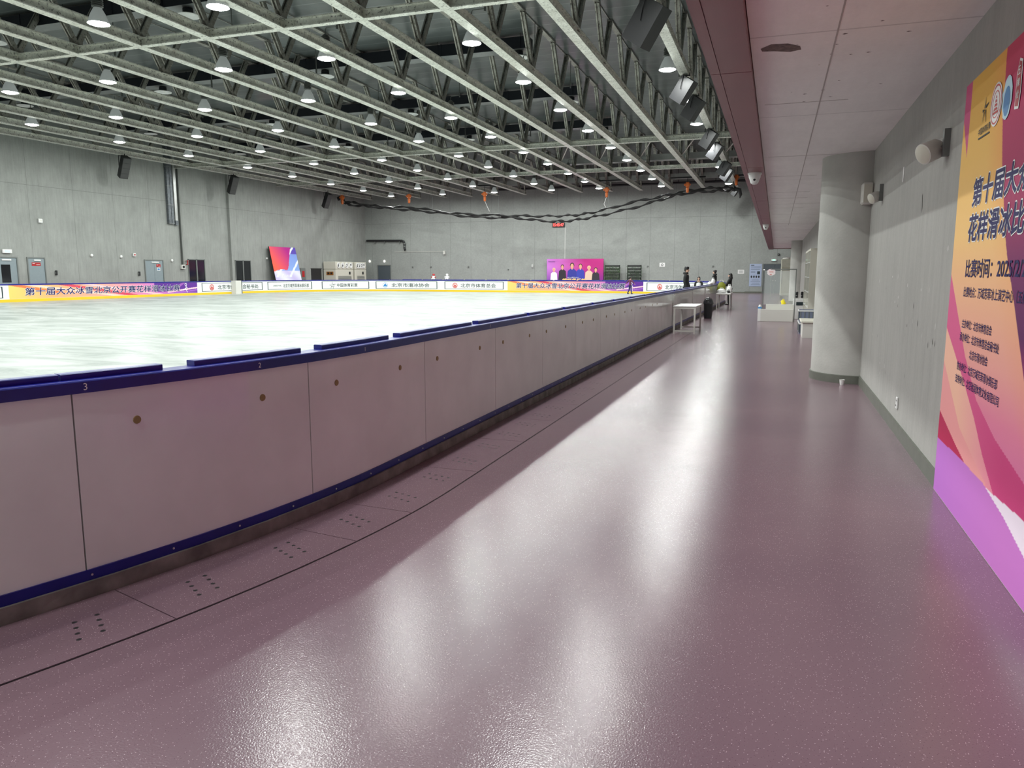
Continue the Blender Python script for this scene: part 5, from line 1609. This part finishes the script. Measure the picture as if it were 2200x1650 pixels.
for s_ in (-1, 1):
    m = MB(); m.bbox(s_ * 0.09 - 0.045, s_ * 0.09 + 0.045, -0.14, 0.14, 0.04, 0.13, 0.02); m.bbox(s_ * 0.09 - 0.045, s_ * 0.09 + 0.045, 0.02, 0.14, 0.1, 0.26, 0.02); b = m.build('boot', M_BLACK, t)
    m = MB(); m.box(s_ * 0.09 - 0.004, s_ * 0.09 + 0.004, -0.14, 0.13, 0, 0.045); m.build('blade', M_CHROME, b)

# ================================================================= PEOPLE
def skin_mesh(nodes, edges, parent, name, mt, sub=2, root=0):
    """continuous body surface grown on a skeleton; nodes = [(x, y, z, rx, ry)]"""
    me = bpy.data.meshes.new(name)
    me.from_pydata([n[:3] for n in nodes], edges, [])
    o = bpy.data.objects.new(name, me); COL.objects.link(o)
    md = o.modifiers.new('skin', 'SKIN'); md.use_smooth_shade = True; md.branch_smoothing = 0.6
    if not me.skin_vertices: me.skin_vertices.new()
    for i, n in enumerate(nodes):
        v = me.skin_vertices[0].data[i]
        v.radius = (n[3], n[4] if len(n) > 4 else n[3]); v.use_root = (i == root)
    s_ = o.modifiers.new('sub', 'SUBSURF'); s_.levels = sub; s_.render_levels = sub
    dg = bpy.context.evaluated_depsgraph_get(); dg.update()
    nm = bpy.data.meshes.new_from_object(o.evaluated_get(dg))
    nm.name = name
    bpy.data.objects.remove(o); bpy.data.meshes.remove(me)
    nm.materials.clear(); nm.materials.append(mt)
    r = bpy.data.objects.new(name, nm); COL.objects.link(r); r.parent = parent
    return r


M_SKIN = mat('skin', (0.58, 0.36, 0.27, 1), 0.55)
M_HAIR = mat('black_hair', (0.012, 0.010, 0.010, 1), 0.5, var=0.3, vscale=30)


def person(label, loc, rz, H, top_col, leg_col, hair='short', cap=False, coat=False, arms=None, legs=None, shoe=None, stripe=None, skates=False, skirt=None):
    """figure facing local -Y, height H. arms: two (elbow, wrist) pairs; legs: two (knee, ankle) pairs in units of H"""
    t = thing('person', label, 'person', loc, rz)
    h = H
    arms = arms or (((-0.135, 0.0, 0.64), (-0.15, -0.04, 0.50)), ((0.135, 0.0, 0.64), (0.15, -0.04, 0.50)))
    legs = legs or (((-0.05, -0.01, 0.27), (-0.055, 0.0, 0.045)), ((0.05, -0.01, 0.27), (0.055, 0.0, 0.045)))
    P = lambda x, y, z, r, r2=None: (x * h, y * h, z * h, r * h, (r2 or r) * h)
    nodes = [P(0, 0, 0.53, 0.078, 0.058), P(0, 0, 0.63, 0.068, 0.048), P(0, 0.005, 0.74, 0.088, 0.055), P(0, 0.008, 0.815, 0.045), P(0, 0, 0.86, 0.030), P(0, -0.008, 0.90, 0.042, 0.05), P(0, -0.008, 0.955, 0.045, 0.053), P(0, -0.004, 0.985, 0.026)]
    edges = [(0, 1), (1, 2), (2, 3), (3, 4), (4, 5), (5, 6), (6, 7)]
    for k, s_ in enumerate((-1, 1)):
        e, w_ = arms[k]
        b = len(nodes)
        nodes += [P(s_ * 0.105, 0.005, 0.79, 0.033), P(*e, 0.025), P(*w_, 0.017)]
        wv, ev = Vector(w_), Vector(e); d = (wv - ev).normalized()
        nodes += [P(*(wv + d * 0.035), 0.018, 0.012)]
        edges += [(3, b), (b, b + 1), (b + 1, b + 2), (b + 2, b + 3)]
        side = Vector((1, 0, 0)) if abs(d.x) < 0.8 else Vector((0, 0, 1))
        side = (side - d * side.dot(d)).normalized()
        for f in range(5):
            q = len(nodes)
            o_ = (f - 1.5) * 0.009
            if f < 4:
                ln = (0.036, 0.042, 0.040, 0.030)[f]
                p1 = wv + d * (0.05 + ln * 0.45) + side * o_; p2 = wv + d * (0.05 + ln) + side * o_ + Vector((0, -0.008, -0.006))
            else:
                p1 = wv + d * 0.03 - side * s_ * 0.016; p2 = wv + d * 0.05 - side * s_ * 0.022
            nodes += [P(*p1, 0.0052), P(*p2, 0.0042)]
            edges += [(b + 3, q), (q, q + 1)]
    for k, s_ in enumerate((-1, 1)):
        kn, an = legs[k]
        b = len(nodes)
        nodes += [P(s_ * 0.05, 0, 0.48, 0.052, 0.052), P(*kn, 0.034), P(*an, 0.022), P(an[0], an[1] - 0.07, an[2] - 0.025, 0.022, 0.014)]
        edges += [(0, b), (b, b + 1), (b + 1, b + 2), (b + 2, b + 3)]
    body = skin_mesh(nodes, edges, t, 'body', M_SKIN)
    # face
    m = MB()
    for s_ in (-1, 1): m.ball((s_ * 0.018 * h, -0.058 * h, 0.93 * h), 0.006 * h, 0.004 * h, 0.004 * h, 8)
    m.build('eyes', M_BLACK, t)
    m = MB(); m.ball((0, -0.064 * h, 0.915 * h), 0.007 * h, 0.011 * h, 0.012 * h, 8)
    for s_ in (-1, 1): m.ball((s_ * 0.045 * h, 0.0, 0.925 * h), 0.006 * h, 0.012 * h, 0.017 * h, 8)
    m.build('nose_and_ears', M_SKIN, t, 'auto')
    m = MB(); m.ball((0, -0.056 * h, 0.892 * h), 0.014 * h, 0.005 * h, 0.004 * h, 8); m.build('mouth', mat('lips', (0.4, 0.15, 0.13, 1), 0.5), t)
    # hair
    m = MB(); m.ball((0, 0.008 * h, 0.955 * h), 0.054 * h, 0.06 * h, 0.05 * h, 14)
    if hair == 'long': m.lathe([(0.03 * h, 0.78 * h), (0.055 * h, 0.80 * h), (0.058 * h, 0.88 * h), (0.052 * h, 0.95 * h)], 12, (0, 0.022 * h, 0))
    elif hair == 'bun': m.ball((0, 0.062 * h, 0.965 * h), 0.028 * h, n=10); m.ball((0, 0.02 * h, 0.92 * h), 0.05 * h, 0.05 * h, 0.045 * h)
    elif hair == 'bob': m.lathe([(0.045 * h, 0.855 * h), (0.058 * h, 0.87 * h), (0.057 * h, 0.95 * h)], 12, (0, 0.018 * h, 0))
    else: m.ball((0, 0.02 * h, 0.925 * h), 0.048 * h, 0.045 * h, 0.04 * h)
    m.build('hair', M_HAIR, t, 'auto')
    if cap:
        m = MB(); m.lathe([(0.06 * h, 0.955 * h), (0.062 * h, 0.98 * h), (0.054 * h, 1.008 * h), (0.028 * h, 1.022 * h), (0, 1.026 * h)], 16, (0, 0.0, 0))
        cp_ = m.build('cap', M_BLACK, t, 'auto')
        m = MB(); m.add([(-0.045 * h, -0.045 * h, 0.962 * h), (0.045 * h, -0.045 * h, 0.962 * h), (0.035 * h, -0.10 * h, 0.955 * h), (-0.035 * h, -0.10 * h, 0.955 * h), (-0.045 * h, -0.045 * h, 0.968 * h), (0.045 * h, -0.045 * h, 0.968 * h), (0.035 * h, -0.10 * h, 0.96 * h), (-0.035 * h, -0.10 * h, 0.96 * h)],
                        [(0, 1, 2, 3), (7, 6, 5, 4), (0, 4, 5, 1), (1, 5, 6, 2), (2, 6, 7, 3), (3, 7, 4, 0)]); m.build('cap_peak', M_BLACK, cp_)
    # jacket: a slightly larger shell over trunk and arms, ending at the wrists
    g = 0.014
    low = 0.40 if coat else 0.47
    jn = [P(0, 0, low, 0.094, 0.074), P(0, 0, 0.63, 0.084, 0.066), P(0, 0.005, 0.74, 0.098, 0.07), P(0, 0.008, 0.81, 0.058, 0.052), P(0, 0.006, 0.845, 0.043)]
    je = [(0, 1), (1, 2), (2, 3), (3, 4)]
    for k, s_ in enumerate((-1, 1)):
        e, w_ = arms[k]; b = len(jn)
        ww = Vector(e) + (Vector(w_) - Vector(e)) * 1.04
        jn += [P(s_ * 0.108, 0.005, 0.785, 0.033 + g), P(*e, 0.027 + g), P(*ww, 0.021 + g * 0.6)]
        je += [(3, b), (b, b + 1), (b + 1, b + 2)]
    j = skin_mesh(jn, je, t, 'jacket', top_col)
    if coat:
        m = MB(); m.lathe([(0.045 * h, 0.82 * h), (0.07 * h, 0.835 * h), (0.062 * h, 0.875 * h), (0.045 * h, 0.87 * h)], 14, (0, 0.022 * h, 0), caps=False); m.build('hood', top_col, j, 'auto')
    if stripe:
        m = MB(); m.bar((-0.06 * h, -0.075 * h, 0.55 * h), (-0.05 * h, -0.078 * h, 0.74 * h), 0.035 * h, 0.01 * h); m.build('stripe', stripe, j)
    # trousers
    tn = [P(0, 0, 0.56, 0.082, 0.062)]; te = []
    for k, s_ in enumerate((-1, 1)):
        kn, an = legs[k]; b = len(tn)
        aa = Vector(kn) + (Vector(an) - Vector(kn)) * 1.0
        tn += [P(s_ * 0.05, 0, 0.46, 0.057, 0.057), P(*kn, 0.041), P(*aa, 0.032)]
        te += [(0, b), (b, b + 1), (b + 1, b + 2)]
    skin_mesh(tn, te, t, 'trousers', leg_col)
    if skirt:
        m = MB(); m.lathe([(0.08 * h, 0.53 * h), (0.11 * h, 0.45 * h), (0.105 * h, 0.445 * h), (0.07 * h, 0.52 * h)], 14, caps=False); m.build('skirt', skirt, t, 'auto')
    for k in range(2):
        kn, an = legs[k]
        m = MB(); x, y, z = an[0] * h, an[1] * h, an[2] * h
        m.bbox(x - 0.028 * h, x + 0.028 * h, y - 0.105 * h, y + 0.03 * h, z - 0.042 * h, z - 0.005 * h, 0.008 * h)
        m.lathe([(0.031 * h, z - 0.02 * h), (0.03 * h, z + 0.03 * h)], 10, (x, y, 0))
        sh = m.build('shoe', shoe or M_BLACK, t, 'auto')
        if skates:
            m = MB(); m.box(x - 0.003, x + 0.003, y - 0.11 * h, y + 0.035 * h, z - 0.062 * h, z - 0.04 * h); m.build('skate_blade', M_CHROME, sh)
    return t


M_BLKCLOTH = mat('black_padded_cloth', (0.012, 0.012, 0.013, 1), 0.8, bump=0.3, bscale=14)
person('man in black cap and long black hooded coat standing behind the boards', (-3.38, 31.0, ICE + 0.02), PI / 2 - 0.15, 1.60, M_BLKCLOTH, M_BLKCLOTH, cap=True, coat=True,
       arms=(((-0.13, 0.01, 0.63), (-0.12, -0.05, 0.49)), ((0.13, 0.01, 0.63), (0.12, -0.06, 0.50))))
person('child in white vest over black sleeves behind the boards beside the man in the cap', (-3.2, 34.2, ICE + 0.02), 0.1, 1.22, M_BLKCLOTH, M_BLKCLOTH, hair='bob', skates=False)
person('person with tied hair in dark jacket with a red stripe behind the boards', (-3.12, 42.0, ICE + 0.02), -PI / 2 - 0.3, 1.53, M_BLKCLOTH, M_BLKCLOTH, hair='bun', coat=True, stripe=mat('red_stripe_cloth', srgb(190, 40, 35), 0.7))
person('woman with long black hair and black coat behind the far white table', (-2.25, 40.9, 0.0), -PI / 2 - 0.2, 1.63, M_BLKCLOTH, M_BLKCLOTH, hair='long', coat=True,
       arms=(((-0.13, -0.05, 0.65), (-0.07, -0.15, 0.60)), ((0.13, -0.05, 0.65), (0.08, -0.15, 0.60))))
person('child skater in a maroon top and navy leggings gliding on the ice', (-8.9, 49.0, ICE + 0.03), 2.6, 1.12, mat('maroon_cloth', srgb(95, 45, 70), 0.8), mat('navy_cloth', srgb(45, 45, 95), 0.8), hair='bun', skates=True,
       arms=(((-0.2, 0.0, 0.70), (-0.24, -0.08, 0.60)), ((0.2, 0.02, 0.70), (0.24, 0.06, 0.60))),
       legs=(((-0.07, -0.02, 0.27), (-0.12, 0.02, 0.06)), ((0.08, -0.02, 0.27), (0.14, 0.05, 0.06))), shoe=M_BLACK)
# white vest of the child behind the boards
for o in [o for o in COL.objects if o.name.startswith('person') and 'white vest' in o.get('label', '')]:
    h = 1.22
    P = lambda x, y, z, r, r2: (x * h, y * h, z * h, r * h, r2 * h)
    skin_mesh([P(0, 0, 0.52, 0.10, 0.08), P(0, 0, 0.63, 0.095, 0.076), P(0, 0.005, 0.74, 0.105, 0.08), P(0, 0.008, 0.81, 0.066, 0.06)], [(0, 1), (1, 2), (2, 3)], o, 'white_vest', M_WHITE)
